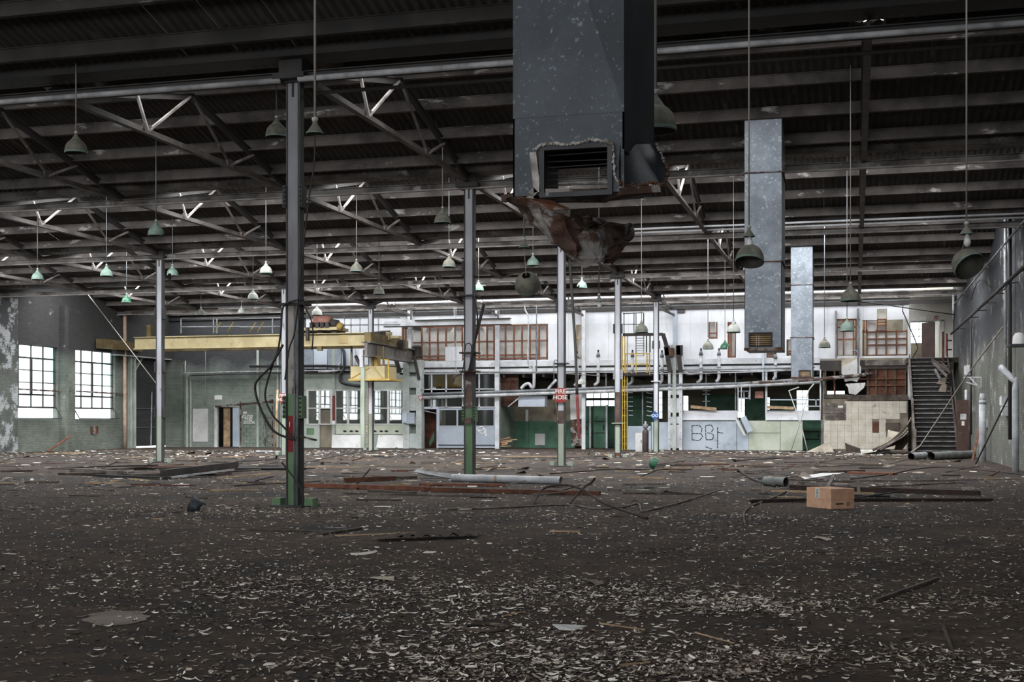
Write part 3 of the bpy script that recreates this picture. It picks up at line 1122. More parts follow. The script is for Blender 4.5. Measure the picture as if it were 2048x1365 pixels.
# flaking white lip round the near grille
mb = MB()
r2 = random.Random(4)
edge = [(1068, 300), (1082, 290), (1100, 286), (1120, 288), (1140, 288), (1160, 285), (1180, 278), (1195, 281), (1212, 283), (1226, 288), (1227, 320), (1229, 350), (1238, 368)]
for i in range(len(edge) - 1):
    for k in range(16):
        tt = (k + .5) / 16
        u = edge[i][0] + (edge[i + 1][0] - edge[i][0]) * tt + r2.uniform(-1, 1)
        v = edge[i][1] + (edge[i + 1][1] - edge[i][1]) * tt + r2.uniform(-1, 2)
        p = at(u, v, yd1 - .035)
        s = r2.uniform(.005, .014)
        rot = Matrix.Rotation(r2.uniform(0, 6), 3, 'Y')
        mb.lathe([(s, 0), (s * .8, s * .5), (s * .3, s * .8), (0, s * .85)], 6, p, None, Matrix.Rotation(math.pi / 2, 3, 'X') @ rot)
o = mb.build('corrosion_crust', 'flaking_white', duct1)
o['kind'] = 'stuff'
for a, b_, c_ in (((1066, 305), (1075, 385), 8), ((1072, 380), (1062, 390), 6)):
    MB().bar(at(a[0], a[1], yd1 - .02), at(b_[0], b_[1], yd1 - .02), .02, .05, up=(1, 0, 0)).build('corroded_edge', 'flaking_white', duct1)
# torn skin on the right: ragged bottom of the side, curled corner flap
ragged = [(1238, 360), (1245, 372), (1256, 375), (1270, 368), (1283, 372), (1300, 365), (1312, 368), (1322, 372), (1330, 362), (1337, 345), (1333, 330), (1322, 305), (1313, 290)]
mb = MB()
N = len(ragged)
vs = [at(u, v, yd1 - .03 + .05 * i) for i, (u, v) in enumerate(ragged)]
tops = [at(1240 + (1314 - 1240) * i / (N - 1), 290 - 3 * i / N, yd1 - .01 + .1 * i) for i in range(N)]
mids = [(vs[i] + tops[i]) / 2 + Vector((0, -.03, 0)) for i in range(N)]
mb.add(vs + mids + tops, [(i, i + 1, N + i + 1, N + i) for i in range(N - 1)] + [(N + i, N + i + 1, 2 * N + i + 1, 2 * N + i) for i in range(N - 1)])
mb.build('torn_flap', 'galv_dark', duct1, smooth=True)
mb = MB()
for i in range(N - 1):
    for k in range(10):
        tt = (k + r2.random()) / 10
        p = vs[i].lerp(vs[i + 1], tt)
        s = r2.uniform(.005, .015)
        mb.lathe([(s, -.01), (s * .6, s * .6), (0, s * .7)], 6, p + Vector((0, -.012, r2.uniform(-.02, .01))), None, Matrix.Rotation(math.pi / 2, 3, 'X'))
o = mb.build('corrosion_crust', 'rust', duct1)
o['kind'] = 'stuff'
# crumpled rusty sheet hanging below
rows = [
    [(1012, 405, 8.95), (1040, 398, 8.9), (1075, 397, 8.8), (1105, 402, 8.8), (1140, 425, 8.9), (1165, 440, 9.1)],
    [(1028, 414, 9.0), (1050, 408, 8.9), (1080, 418, 8.75), (1120, 440, 8.8), (1160, 455, 8.95), (1240, 447, 9.7)],
    [(1045, 430, 9.1), (1070, 440, 9.0), (1100, 455, 8.8), (1145, 470, 8.85), (1190, 462, 9.2), (1272, 455, 10.0)],
    [(1062, 445, 9.15), (1090, 462, 9.05), (1115, 482, 8.9), (1150, 500, 8.85), (1200, 490, 9.1), (1262, 478, 9.9)],
    [(1085, 462, 9.2), (1112, 485, 9.1), (1138, 510, 9.0), (1165, 525, 8.9), (1205, 512, 9.05), (1240, 505, 9.5)],
    [(1100, 475, 9.2), (1128, 500, 9.1), (1150, 523, 9.05), (1172, 534, 8.95), (1195, 528, 9.0), (1225, 520, 9.3)],
]
K = 6
mb = MB()
nr, nc = (len(rows) - 1) * K + 1, 5 * K + 1
vs = []
for i in range(nr):
    for j in range(nc):
        fi, fj = min(i // K, len(rows) - 2), min(j // K, 4)
        ti, tj = (i - fi * K) / K, (j - fj * K) / K
        q = lambda a, b_: at(*rows[a][b_])
        p = (q(fi, fj) * (1 - ti) * (1 - tj) + q(fi + 1, fj) * ti * (1 - tj) + q(fi, fj + 1) * (1 - ti) * tj + q(fi + 1, fj + 1) * ti * tj)
        nz = mnoise.noise_vector(p * 7) * .05 + mnoise.noise_vector(p * 20) * .015
        vs.append(p + nz)
fs = [(i * nc + j, i * nc + j + 1, (i + 1) * nc + j + 1, (i + 1) * nc + j) for i in range(nr - 1) for j in range(nc - 1)]
mb.add(vs, fs)
o = mb.build('torn_sheet', 'rust_dark', duct1)
sm = o.modifiers.new('thickness', 'SOLIDIFY')
sm.thickness = .006
mb = MB()
pts = [at(1020, 402, 8.7), at(1050, 396, 8.65), at(1100, 400, 8.7), at(1141, 418, 8.8), at(1140, 435, 8.85), at(1100, 420, 8.7), at(1060, 410, 8.7)]
mb.poly(pts, (0, .006, 0)).build('torn_strip', 'rust', duct1)
# broken floor of the duct: dark rusty rim
for (a, b_) in (((1030, 392), (1075, 396)), ((1085, 392), (1222, 392)), ((1222, 390), (1300, 384))):
    MB().bar(at(a[0], a[1], yd1 + .1), at(b_[0], b_[1], yd1 + .3), .3, .05).build('rusted_rim', 'rust_dark', duct1)

# ================================================================== FAR END
YR = 75.5            # rear outside wall behind the offices
SOF = 4.2            # soffit of the offices' upper floor
UPF = 4.75
wall_back = struct(thing('wall_back', (-15, YB, 0)))
BW = wall_back

# brick part on the left
xb0, xb1 = XL, U(612, YB)
d2 = R(433, 815, 480, 894, YB)
holed(MB(), 'y', YB, YB + .3, xb0, xb1, 0, 10, [(d2[0], d2[1], 0, d2[3])]).build('brick_section', 'brick_far', BW)
# upper white sheeting with openings, sheet by sheet
holes_px = [(803, 650, 1096, 722), (1152, 650, 1168, 720), (1417, 644, 1435, 678), (1455, 644, 1472, 716), (1533, 702, 1552, 716),
            (1573, 679, 1592, 712), (1672, 638, 1720, 712), (1724, 640, 1816, 712), (1754, 618, 1774, 642)]
holes_w = [R(*hh, YB) for hh in holes_px]
x0w, x1w = xb1, U(1818, YB)
ns = 30
for k in range(ns):
    a, c = x0w + (x1w - x0w) * k / ns, x0w + (x1w - x0w) * (k + 1) / ns
    for (z0, z1) in ((UPF + .1, V(649, (a + c) / 2, YB)), (V(649, (a + c) / 2, YB) + .012, 9.4)):
        hs = [q for q in holes_w if q[0] < c and q[1] > a and q[2] < z1 and q[3] > z0]
        mb = holed(MB(), 'y', YB - rng.uniform(0, .006), YB + .03, a + .004, c - .004, z0, z1, hs)
        if mb.v:
            mb.build('wall_sheet', 'white_paint', BW)
# edge beams of the upper floor
for (v0, v1, yo, m) in ((721, 732, -.05, 'white_steel'), (733.2, 735, -.02, 'dark_steel'), (736, 746, -.06, 'white_steel')):
    xm = (x0w + x1w) / 2
    bx('fascia_board', U(800, YB), U(1640, YB), YB + yo, YB + .05, V(v1, xm, YB), V(v0, xm, YB), m, BW)
    bx('fascia_board', U(1730, YB), U(1815, YB), YB + yo, YB + .05, V(v1, 0, YB), V(v0, 0, YB), 'timber_grey' if m == 'white_steel' else m, BW)
# wall-top gutter box and beam
bx('eaves_box', XL, XR, YB - .25, YB, 7.95, 8.32, 'gutter', BW)
bx('eaves_beam', XL, XR, YB - .12, YB, 7.64, 7.82, 'dark_steel', BW)
# posts against the far wall
for u, v0, v1, w, m in ((822, 622, 745, 9, 'white_steel'), (996, 622, 901, 8, 'white_steel'), (1168.5, 622, 901, 7, 'white_steel'), (1351, 622, 700, 8, 'blue_grey'),
                        (1527, 700, 770, 4, 'pale_blue'), (1533, 735, 842, 4, 'white_steel'), (1672, 622, 715, 3, 'pipe_grey'), (1716, 618, 712, 5, 'pipe_grey'), (1641, 740, 842, 3, 'white_steel')):
    X0, X1, z0, z1 = R(u - w / 2, v0, u + w / 2, v1, YB)
    bx('wall_post', X0, X1, YB - .22, YB, max(z0, 0), z1, m, BW)
for u in (822, 996, 1168.5, 1351):
    p = at(u, 632, YB - .15)
    MB().bar(p + Vector((-.9, -.5, .45)), p, .1, .12).build('knee_brace', 'truss_steel', BW)

# timber framing in the stripped openings
lin_y = YB + .32


def framing(verts, hor, v0, v1, m='timber_red', w=.075):
    for u in verts:
        X = U(u, YB + .1)
        MB().box(X - w / 2, X + w / 2, YB + .06, YB + .16, V(v1, X, YB + .1), V(v0, X, YB + .1)).build('stud', m, BW)
    for (u0, u1, v) in hor:
        X0, X1 = U(u0, YB + .1), U(u1, YB + .1)
        zz = V(v, (X0 + X1) / 2, YB + .1)
        MB().box(X0, X1, YB + .05, YB + .15, zz - w / 2, zz + w / 2).build('noggin', m, BW)


st1 = [806, 811, 843.5, 859, 875.5, 892, 910, 924.5, 958, 974, 988, 1011, 1028, 1044, 1060, 1073, 1078, 1094]
framing(st1, [(803, 1096, 684), (803, 1080, 711.5), (803, 1096, 718), (803, 1096, 653)], 650, 722)
framing([1153, 1167], [(1152, 1168, 677), (1152, 1168, 713), (1152, 1168, 652)], 650, 720, 'timber_pale')
framing([1418, 1434], [(1417, 1435, 676), (1417, 1435, 667)], 645, 678)
framing([1457, 1462, 1471], [(1455, 1472, 714), (1455, 1472, 648)], 645, 716)
framing([1534, 1550], [(1533, 1552, 706), (1533, 1552, 713)], 702, 716)
framing([1575], [(1573, 1592, 708), (1573, 1592, 703)], 680, 712, 'timber_brown')
framing([1674, 1687, 1707, 1712], [(1672, 1720, 679), (1672, 1720, 655), (1672, 1720, 640)], 638, 712)
framing([1727, 1734, 1752.5, 1772, 1793, 1814], [(1724, 1816, 711), (1724, 1816, 664), (1735, 1814, 690), (1735, 1814, 678)], 660, 712, 'timber_brown')
framing([1728, 1733, 1755, 1772], [(1724, 1774, 640), (1754, 1774, 651), (1754, 1774, 645), (1754, 1774, 662)], 638, 664, 'timber_red')
# pale lining boards behind the studs, some broken
r3 = random.Random(21)
for k in range(len(st1) - 1):
    a, c = U(st1[k], lin_y), U(st1[k + 1], lin_y)
    if c - a < .2:
        continue
    zb, zt = V(721, (a + c) / 2, lin_y), V(651, (a + c) / 2, lin_y)
    kind = r3.random()
    if kind < .6:
        MB().box(a, c, lin_y, lin_y + .015, zb, zt).build('lining_board', 'lining', BW)
    else:
        side = r3.choice((0, 1))
        n_ = 9
        pts = []
        for q in range(n_):
            zz = zb + (zt - zb) * q / (n_ - 1)
            wd = (c - a) * (.55 + .35 * math.sin(q * 1.1 + k) + r3.uniform(-.08, .08))
            wd = min(max(wd, .15), c - a)
            pts.append((a + wd if side == 0 else c - wd, lin_y, zz))
        base = [(a if side == 0 else c, lin_y, zt), (a if side == 0 else c, lin_y, zb)]
        MB().poly(pts + base, (0, .012, 0)).build('lining_board', 'lining', BW)
for hh in holes_px[1:]:
    if hh[0] > 1660:
        continue
    X0, X1, z0, z1 = R(*hh, lin_y)
    MB().box(X0 - .1, X1 - .25 * (X1 - X0), lin_y, lin_y + .02, z0 - .1, z1 + .1).build('lining_board', 'lining', BW)
for k in range(4):
    u0 = 1735 + 20 * k
    pr('insulation_sheet', u0, 666, u0 + 19, 711, YB + .2, .03, 'lining', BW)
pr('lining_board', 1676, 640, 1706, 710, lin_y, .02, 'lining', BW)
pr('lining_board', 1735, 640, 1752, 663, lin_y, .02, 'panel_white', BW)
pr('lining_board', 1755, 620, 1773, 640, lin_y, .02, 'cream_wall', BW)
pr('lining_board', 1755, 652, 1773, 661, lin_y, .02, 'panel_white', BW)
bx('inner_partition', U(800, YB), U(1660, YB), YB + 1.6, YB + 1.7, UPF, 8.4, 'cream_wall', BW)
pr('loose_sheet', 890.5, 694, 924, 722.5, YB - .04, .02, 'white_paint', BW)
# upper floor slab
MB().box(U(560, YB), U(1818, YB), YB + .05, YR, SOF, UPF).build('upper_floor', 'soffit', BW)
MB().box(U(1818, YB), XR, YB + .1, YR, SOF, UPF - .02).build('upper_floor', 'soffit', BW)
# joists of that floor
for k in range(22):
    X = U(850, YB) + k * 1.15
    MB().box(X, X + .12, YB + .1, YR - .2, SOF - .18, SOF).build('floor_joist', 'soffit', BW)

# rear outside wall with bright openings
win_px = [(1172, 784, 1231, 797), (1172, 801, 1231, 813), (1315, 783, 1325, 838), (1366, 792, 1377, 822), (1473, 797, 1490, 836), (1533, 795, 1540, 820),
          (1593, 781, 1617, 822), (1652, 782, 1690, 790), (1776, 786, 1792, 792)]
hr = [R(*q, YR) for q in win_px]
wu = R(1820, 645, 1856, 687, YR)
wall_rear = struct(holed(MB(), 'y', YR, YR + .25, XL, XR, 0, 10, hr + [wu, (-36, -28, 1, 3)]).build('wall_rear', 'dado_cream'))
k = 0
for q in hr + [wu]:
    w = struct(thing('window_%d' % (20 + k), ((q[0] + q[1]) / 2, YR, q[2])))
    k += 1
    wd, ht = q[1] - q[0], q[3] - q[2]
    nx, nz = max(1, round(wd / .45)), max(1, round(ht / .45))
    for i in range(nx + 1):
        X = q[0] + wd * i / nx
        MB().box(X - .02, X + .02, YR - .02, YR + .06, q[2], q[3]).build('glazing_bar', 'white_steel', w)
    for i in range(nz + 1):
        zz = q[2] + ht * i / nz
        MB().box(q[0], q[1], YR - .02, YR + .06, zz - .018, zz + .018).build('glazing_bar', 'white_steel', w)
    MB().box(q[0], q[1], YR + .1, YR + .104, q[2], q[3]).build('pane', 'glass_clear', w)
# dark green dado inside, doors
for (u0, u1, Y, vt, m) in ((1125, 1240, 74.8, 813, 'dark_green'), (1255, 1315, 74.8, 790, 'dark_green'), (1605, 1645, 73, 840, 'dark_green'), (1405, 1475, 74.9, 790, 'dark_green'), (1490, 1532, 74.9, 797, 'dark_green'), (1540, 1592, 74.9, 797, 'dark_green')):
    X0, X1 = U(u0, Y), U(u1, Y)
    bx('dado_panel', X0, X1, Y, Y + .08, 0, V(vt, (X0 + X1) / 2, Y), m, BW)
part_y = 72.0
X0, X1 = U(995, part_y), U(1150, part_y)
zg = V(843, X0, part_y)
bx('partition_lower', X0, X1, part_y, part_y + .1, 0, zg, 'dark_green', BW)
bx('partition_upper', X0, X1, part_y, part_y + .1, zg, V(800, X0, part_y), 'dado_cream', BW)
bx('partition_post', U(1052, part_y), U(1057, part_y), part_y - .1, part_y, 0, V(820, X0, part_y), 'white_steel', BW)
bx('partition_post', U(1052, part_y) - .02, U(1057, part_y) + .02, part_y - .11, part_y - .1, 0, zg, 'dark_green', BW)
pr('pale_panel', 1070, 868, 1090, 891, part_y - .04, .03, 'panel_white', BW)
bx('side_partition', U(996, YB) - .05, U(996, YB) + .05, YB + .2, YR, 0, SOF, 'green_wall', BW)
bx('side_partition', U(1645, YB), U(1645, YB) + .1, YB + .2, YR, 0, SOF, 'green_wall', BW)
bx('side_partition', U(815, YB), U(815, YB) + .1, YB + .3, YR, 0, 9, 'green_wall', BW)
door_n = 2


def green_door(u0, v0, u1, v1, Y, rods=True):
    global door_n
    door_n += 1
    X0, X1, z0, z1 = R(u0, v0, u1, v1, Y)
    d = struct(thing('door_%d' % door_n, (X0, Y, 0)))
    bx('leaf', X0, X1, Y, Y + .06, 0.02, z1, 'dark_green', d)
    for zz in (.35, .62):
        bx('hinge_bar', X0 + .05, X1 - .05, Y - .03, Y, zz * z1, zz * z1 + .05, 'soot', d)
    bx('door_handle', X1 - .14, X1 - .08, Y - .05, Y, .42 * z1, .55 * z1, 'soot', d)
    bx('door_post', X1 + .02, X1 + .12, Y - .05, Y + .1, 0, z1 + .05, 'white_steel', d)


green_door(1187, 812, 1211, 894, 71.5)
green_door(1167, 815, 1178, 894, 71.5)
green_door(1604, 842, 1641, 896, 70.5)

# office front with windows, left of the crane pier
sx0, sx1 = U(560, YB - .05), U(815, YB - .05)
ow = [R(616, 781, 664, 849, YB), R(671, 781, 723, 849, YB), R(747, 781, 808, 849, YB), R(640, 820, 664, 896, YB)]
holed(MB(), 'y', YB - .06, YB + .0, sx0, sx1, 0, V(748, (sx0 + sx1) / 2, YB), ow[:3] + [(ow[3][0], ow[3][1], 0, ow[3][3])]).build('office_front', 'sage_paint', BW)
wn = 10
for q, cols in ((ow[0], 2), (ow[1], 2), (ow[2], 2)):
    w = struct(thing('window_%d' % wn, (q[0], YB, q[2])))
    wn += 1
    wd = q[1] - q[0]
    zm = q[2] + (q[3] - q[2]) * .47
    for i in range(cols + 1):
        X = q[0] + wd * i / cols
        MB().box(X - .06, X + .06, YB - .1, YB, q[2], q[3]).build('mullion', 'panel_white', w)
    for zz in (q[2], zm, q[3]):
        MB().box(q[0], q[1], YB - .09, YB - .01, zz - .035, zz + .035).build('transom', 'panel_white', w)
    for i in range(cols):
        for (a, c) in ((q[2], zm), (zm, q[3])):
            if q is ow[0] and i == 1 and a == q[2]:
                continue
            MB().box(q[0] + wd * i / cols, q[0] + wd * (i + 1) / cols, YB - .03, YB - .025, a, c).build('pane', 'glass_refl', w)
d = struct(thing('door_9', (ow[3][0], YB, 0)))
bx('leaf', ow[3][0], ow[3][1], YB + .02, YB + .07, .02, ow[3][3], 'dado_cream', d)
bx('office_back', U(600, YB + 3), U(815, YB + 3), YB + 3, YB + 3.1, 0, SOF, 'panel_white', BW)
pr('sill_panel', 672, 851, 806, 869, YB - .12, .06, 'pale_green_panel', BW)
for u in (689, 702, 713, 749, 762, 772, 793):
    MB().poly([at(u + dx, 863 + dy, YB - .125) for dx, dy in ((-4, 0), (-1, -2), (3, -1.5), (5, 1), (1, 2.2), (-2, 1.5))], (0, .01, 0)).build('torn_hole', 'soot', BW)
pr('poster', 613, 857, 628, 870, YB - .08, .01, 'col_green', BW)
pr('red_guard', 664.5, 792, 669.5, 842, YB - .16, .06, 'hose_red', BW)
pr('white_guard', 664.5, 842, 669.5, 850, YB - .16, .06, 'sign_white', BW)
pr('green_post', 664.5, 700, 669.5, 896, YB - .12, .06, 'sage_paint', BW)
# leaning white boards
for (q, lab) in ((((665, 871), (724, 871), (723, 896), (663, 896)), 'white board leaning under the office windows, left of the crane column'),
                 (((757, 871), (823, 872), (818, 898), (752, 897)), 'white board leaning under the office windows, right of the crane column')):
    P = [at(*q[0], YB - .35), at(*q[1], YB - .35), at(*q[2], YB - .75), at(*q[3], YB - .75)]
    for p in P[2:]:
        p.z = .02
    tag(MB().poly(P, (0, .03, .015)).build('leaning_board', 'panel_white'), lab, 'board', 'white boards leaning at the office')

# brick part fittings
t = struct(thing('door_2', ((d2[0] + d2[1]) / 2, YB, 0)))
bx('frame_post', d2[0] - .12, d2[0] + .06, YB - .05, YB + .1, 0, d2[3] + .08, 'panel_white', t)
bx('frame_post', d2[1] - .03, d2[1] + .06, YB - .05, YB + .1, 0, d2[3] + .08, 'panel_white', t)
bx('frame_head', d2[0], d2[1], YB - .05, YB + .1, d2[3], d2[3] + .08, 'panel_white', t)
bx('leaf', U(467, YB), U(479.5, YB), YB - .1, YB - .05, .03, d2[3] - .02, 'pale_blue', t)
bx('inner_leaf', U(443, YB), U(456, YB), YB + .25, YB + .3, .03, d2[3] - .05, 'timber_pale', t)
bx('inner_leaf', U(459, YB), U(463, YB), YB + .25, YB + .3, .03, d2[3] - .05, 'soot', t)
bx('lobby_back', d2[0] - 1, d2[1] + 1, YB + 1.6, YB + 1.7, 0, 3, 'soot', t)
tr = thing('sliding_door_track', at(490, 808, YB - .1), 'dark sliding door track above the left doorway', 'track')
MB().bar(at(430, 814, YB - .12), at(545, 803, YB - .12), .08, .1).build('rail', 'rust_dark', tr)
MB().bar(at(481, 804, YB - .12), at(481, 890, YB - .1), .06, .06).build('hanger', 'rust_dark', tr)
MB().tube([at(540, 803, YB - .2), at(545, 803, YB - .2)], .12, 10).build('end_stop', 'rust_dark', tr)
tag(pr('notice_board', 385.5, 818, 415.5, 884, YB - .05, .04, 'panel_white'), 'blank white panel on the green brick wall left of the doorway', 'panel')
tag(pr('paper_notice', 429, 791, 444, 800, YB - .02, .015, 'sign_white'), 'pale paper notice above the left doorway', 'notice')
cd = thing('door_sign', at(497, 841, YB - .06), 'painted CLOSE THIS DOOR lettering beside the left doorway', 'sign')
px_ = (U(505, YB) - U(490, YB))
bx('plate', U(484, YB), U(486.5, YB), YB - .055, YB - .05, V(836, -30, YB), V(833, -30, YB), 'sign_white', cd)
for s_, v_ in (('CLOSE', 834), ('THIS', 840), ('DOOR', 846)):
    text(s_, .24, (U(496.5 + (v_ - 834) * .25, YB), YB - .066, V(v_, -33, YB)), 'sign_white', cd, bold=.004)
tag(pr('paper_notice', 486, 823.5, 494, 829, YB - .05, .012, 'panel_white'), 'small paper notice above the CLOSE THIS DOOR lettering', 'notice')
bw_, bh_ = (U(535, YB) - U(481, YB)) / 4, V(828, -33, YB) / 9
for j in range(9):
    for i in range(5):
        a = U(481, YB) + (i - (.5 if j % 2 else 0)) * bw_
        c = a + bw_ - .02
        a, c = max(a, U(481, YB)), min(c, U(535, YB))
        if c - a < .05:
            continue
        MB().box(a, c, YB - .05 - .006 * rng.random(), YB, j * bh_ + .012, (j + 1) * bh_).build('concrete_block', 'green_wall', BW)
for u, v0, v1, w, m in ((515, 700, 895, 4, 'sage_paint'), (555, 700, 895, 3, 'sage_paint'), (374, 745, 895, 4, 'sage_paint'), (381, 750, 895, 2.5, 'sage_paint'), (600, 690, 745, 3, 'pipe_grey')):
    pr('conduit_post', u - w / 2, v0, u + w / 2, v1, YB - .12, .08, m, BW)
lad = thing('wall_ladder', at(537, 893, YB - .3), 'dark steel ladder on the brick wall, behind the hose loop', 'ladder')
for u in (530, 545):
    MB().bar(at(u, 806 if u > 540 else 830, YB - .25), at(u, 893, YB - .25), .05, .05).build('rail', 'rust_dark', lad)
for q in range(8):
    v = 836 + 7.5 * q
    MB().bar(at(530, v, YB - .25), at(545, v, YB - .25), .035, .035).build('rung', 'rust_dark', lad)
MB().bar(at(534, 791, YB - .25), at(546, 791, YB - .25), .05, .05).build('top_bar', 'rust_dark', lad)
for (pts, r, m, lab) in (
    (((371, 722), (371, 744), (378, 747), (470, 744), (560, 743), (700, 741)), .035, 'pipe_white', 'pale conduit running along the brick wall below the crane bridge'),
    (((380, 752), (560, 747), (740, 748)), .03, 'dark_steel', 'dark conduit running just below the pale one'),
    (((500, 733), (560, 733), (650, 732), (735, 737)), .07, 'soot', 'sooty pipe along the far wall under the crane bridge'),
    (((411, 694), (411, 760), (410, 812)), .02, 'rope', 'thin rusty downpipe on the green brick wall'),
    (((637, 744), (676, 742), (678, 728), (681, 728)), .05, 'pipe_white', 'white pipe with a kink under the crane trolley'),
    (((683, 698), (688, 705), (688, 740), (681, 748), (681, 762), (690, 768), (720, 773)), .09, 'galv_soot', 'bent grey exhaust pipe behind the operator cab'),
):
    cable('wall_pipe', [at(u, v, YB - .2) for u, v in pts], r, m, lab, 'pipe', k=2, n=8)
for q in range(5):
    pr('upper_panel', 572 + 28 * q, 697, 598 + 28 * q, 738, YB - .1, .05, 'galv' if q % 2 else 'pale_blue', BW)

# left wall: pilasters, windows, roller door, runway
for (u, w, m) in ((4, 1.5, 'brick_flaking'), (122, .35, 'brick_left'), (370, .6, 'brick_left')):
    if u == 370:
        MB().box(XL, XL + 1.0, YB - .5, YB, 0, 5.3).build('pilaster', 'brick_left', BW)
        continue
    p = atX(u, 800, XL)
    o = MB().box(XL, XL + .35, p.y - w / 2, p.y + w / 2, 0, 7.6).build('pilaster', m, wall_left)
for wi, (a, c) in enumerate(win_y):
    w = struct(thing('window_%d' % (wi + 1), (XL, (a + c) / 2, 1.68)))
    seen = wi >= len(win_y) - 3
    zt, zs = 5.4, 2.28
    zr = [zs, zs + .62, zs + 1.24, zs + 1.86, zs + 2.48, zt]
    yr_ = [a + (c - a) * q for q in (0, .2, .47, .73, 1)]
    for y in yr_:
        MB().box(XL - .2, XL - .15, y - .035, y + .035, zs, zt).build('mullion', 'dark_steel', w)
    MB().box(XL - .21, XL - .12, yr_[2] - .06, yr_[2] + .06, zs + .62, zs + 2.48).build('mullion', 'dark_steel', w)
    for q, zz in enumerate(zr):
        th = .085 if q in (1, 4) else .05
        MB().box(XL - .21, XL - .14, a, c, zz - th / 2, zz + th / 2).build('transom', 'dark_steel', w)
    if seen:
        for i in range(4):
            for j in range(5):
                teal = (i == 3 and j >= 2)
                MB().box(XL - .18, XL - .175, yr_[i], yr_[i + 1], zr[j], zr[j + 1]).build('pane', 'glass_teal' if teal else 'glass_clear', w)
    else:
        MB().box(XL - .18, XL - .175, a, c, zs, zt).build('pane', 'glass_clear', w)
    # tilted hopper sash at the foot
    hp = MB()
    hp.bar((XL - .1, a, zs - .04), (XL - .1, c, zs - .04), .06, .05)
    hp.bar((XL + .25, a, 1.7), (XL + .25, c, 1.7), .05, .04)
    hp.bar((XL - .1, a, zs - .04), (XL + .25, a, 1.7), .04, .04)
    hp.bar((XL - .1, c, zs - .04), (XL + .25, c, 1.7), .04, .04)
    hs = hp.build('hopper_sash', 'dark_steel', w)
    MB().add([(XL - .1, a, zs - .04), (XL - .1, c, zs - .04), (XL + .25, c, 1.7), (XL + .25, a, 1.7)], [(0, 1, 2, 3)]).build('pane', 'glass_clear', hs)
    if wi >= len(win_y) - 2:
        MB().bar((XL + .12, a - .1, 3.15), (XL + .12, c + 1.0, 3.1), .06, .08).build('opening_bar', 'rust_dark', w)
for (y, x) in ((63.25, XL + .3),):
    cable('beige_pipe', [(x, y, .05), (x, y, 5), (x, y, V(632, x, y)), (x + .05, y + .05, V(626, x, y)), (x + .6, y + .2, V(624, x, y)), (x + 3.5, y + .5, V(622, x, y)), (x + 5.5, y + .6, V(622, x, y))], .1, 'beige_pipe',
          'beige downpipe at the corner of the left windows, turning along the roof', 'pipe', k=3, n=10)
t = struct(thing('door_1', (XL, (door_l[0] + door_l[1]) / 2, 0)))
MB().box(XL - .2, XL - .16, door_l[0], door_l[1], .1, 5.25).build('shutter_back', 'shutter', t)
for q in range(34):
    zz = .12 + 5.1 * q / 34
    MB().bar((XL - .12, door_l[0], zz + .075), (XL - .12, door_l[1], zz + .075), .04, .145).build('shutter_slat', 'shutter', t)
for yy in (66.6, 67.9):
    MB().bar((XL - .06, yy, .1), (XL - .06, yy + .1, 3.3), .05, .05).build('wind_bar', 'pipe_white', t)
MB().bar((XL - .06, door_l[0], 2.3), (XL - .06, door_l[1], 2.3), .03, .03).build('wind_bar', 'pipe_grey', t)
MB().bar((XL - .06, door_l[0], 1.2), (XL - .06, door_l[1], 1.2), .03, .03).build('wind_bar', 'pipe_grey', t)
for yy in (door_l[0] - .5, door_l[0] - .1):
    MB().box(XL, XL + .2, yy - .09, yy + .09, 0, 5.3).build('door_post', 'sage_paint', t)
for yy in (door_l[0] - .3,):
    MB().bar((XL + .1, yy, 4.2), (XL + .1, yy + 1.1, 5.3), .12, .12).build('corner_brace', 'green_wall', t)
rw = thing('crane_runway', (XL + .5, 62, 5.0), 'dark crane runway beam along the left wall above the roller door', 'beam')
bx('beam_web', XL + .06, XL + .35, 62.3, YB - .05, 5.3, 5.85, 'dark_steel', rw)
bx('bottom_flange', XL + .02, XL + .45, 62.3, YB - .05, 5.25, 5.3, 'pipe_white', rw)
tag(MB().poly([atX(u, v, XL + .02) for u, v in ((181, 854), (196, 853), (196, 866), (190, 871), (181, 868))], (.02, 0, 0)).build('rusty_plate', 'rust'),
    'small rusty plate on the green wall below the second window', 'plate')

# ================================================================== CRANE
yk = 61.6
zk0, zk1 = V(693, -27, yk), V(667, -27, yk)
xk0, xk1 = U(268, yk), U(737, yk)
crane = thing('bridge_crane', ((xk0 + xk1) / 2, yk, zk0), 'cream yellow overhead bridge crane with trolley, railing and hanging cab', 'crane')
bx('girder_web', xk0, xk1, yk + .08, yk + .12, zk0 + .04, zk1 - .03, 'crane_yellow', crane)
bx('top_flange', xk0, xk1, yk - .08, yk + .28, zk1 - .04, zk1, 'crane_yellow', crane)
bx('bottom_flange', xk0, xk1, yk - .08, yk + .28, zk0, zk0 + .05, 'crane_yellow', crane)
sp = bx('splice_plate', U(676, yk), U(694, yk), yk + .05, yk + .08, V(687, -26, yk), V(671, -26, yk), 'crane_yellow', crane)
for i in range(6):
    for j in range(5):
        p = at(678 + i * 2.8, 673 + j * 3, yk + .03)
        MB().tube([p, p + Vector((0, .03, 0))], .022, 6).build('rivet', 'crane_ochre', sp)
bx('end_plate', U(733, yk), U(737, yk), yk - .05, yk + .25, zk0, zk1, 'crane_ochre', crane)
# second girder behind
bx('rear_girder', xk0, xk1, yk + 2.2, yk + 2.4, zk0, zk1 - .1, 'crane_dim', crane)
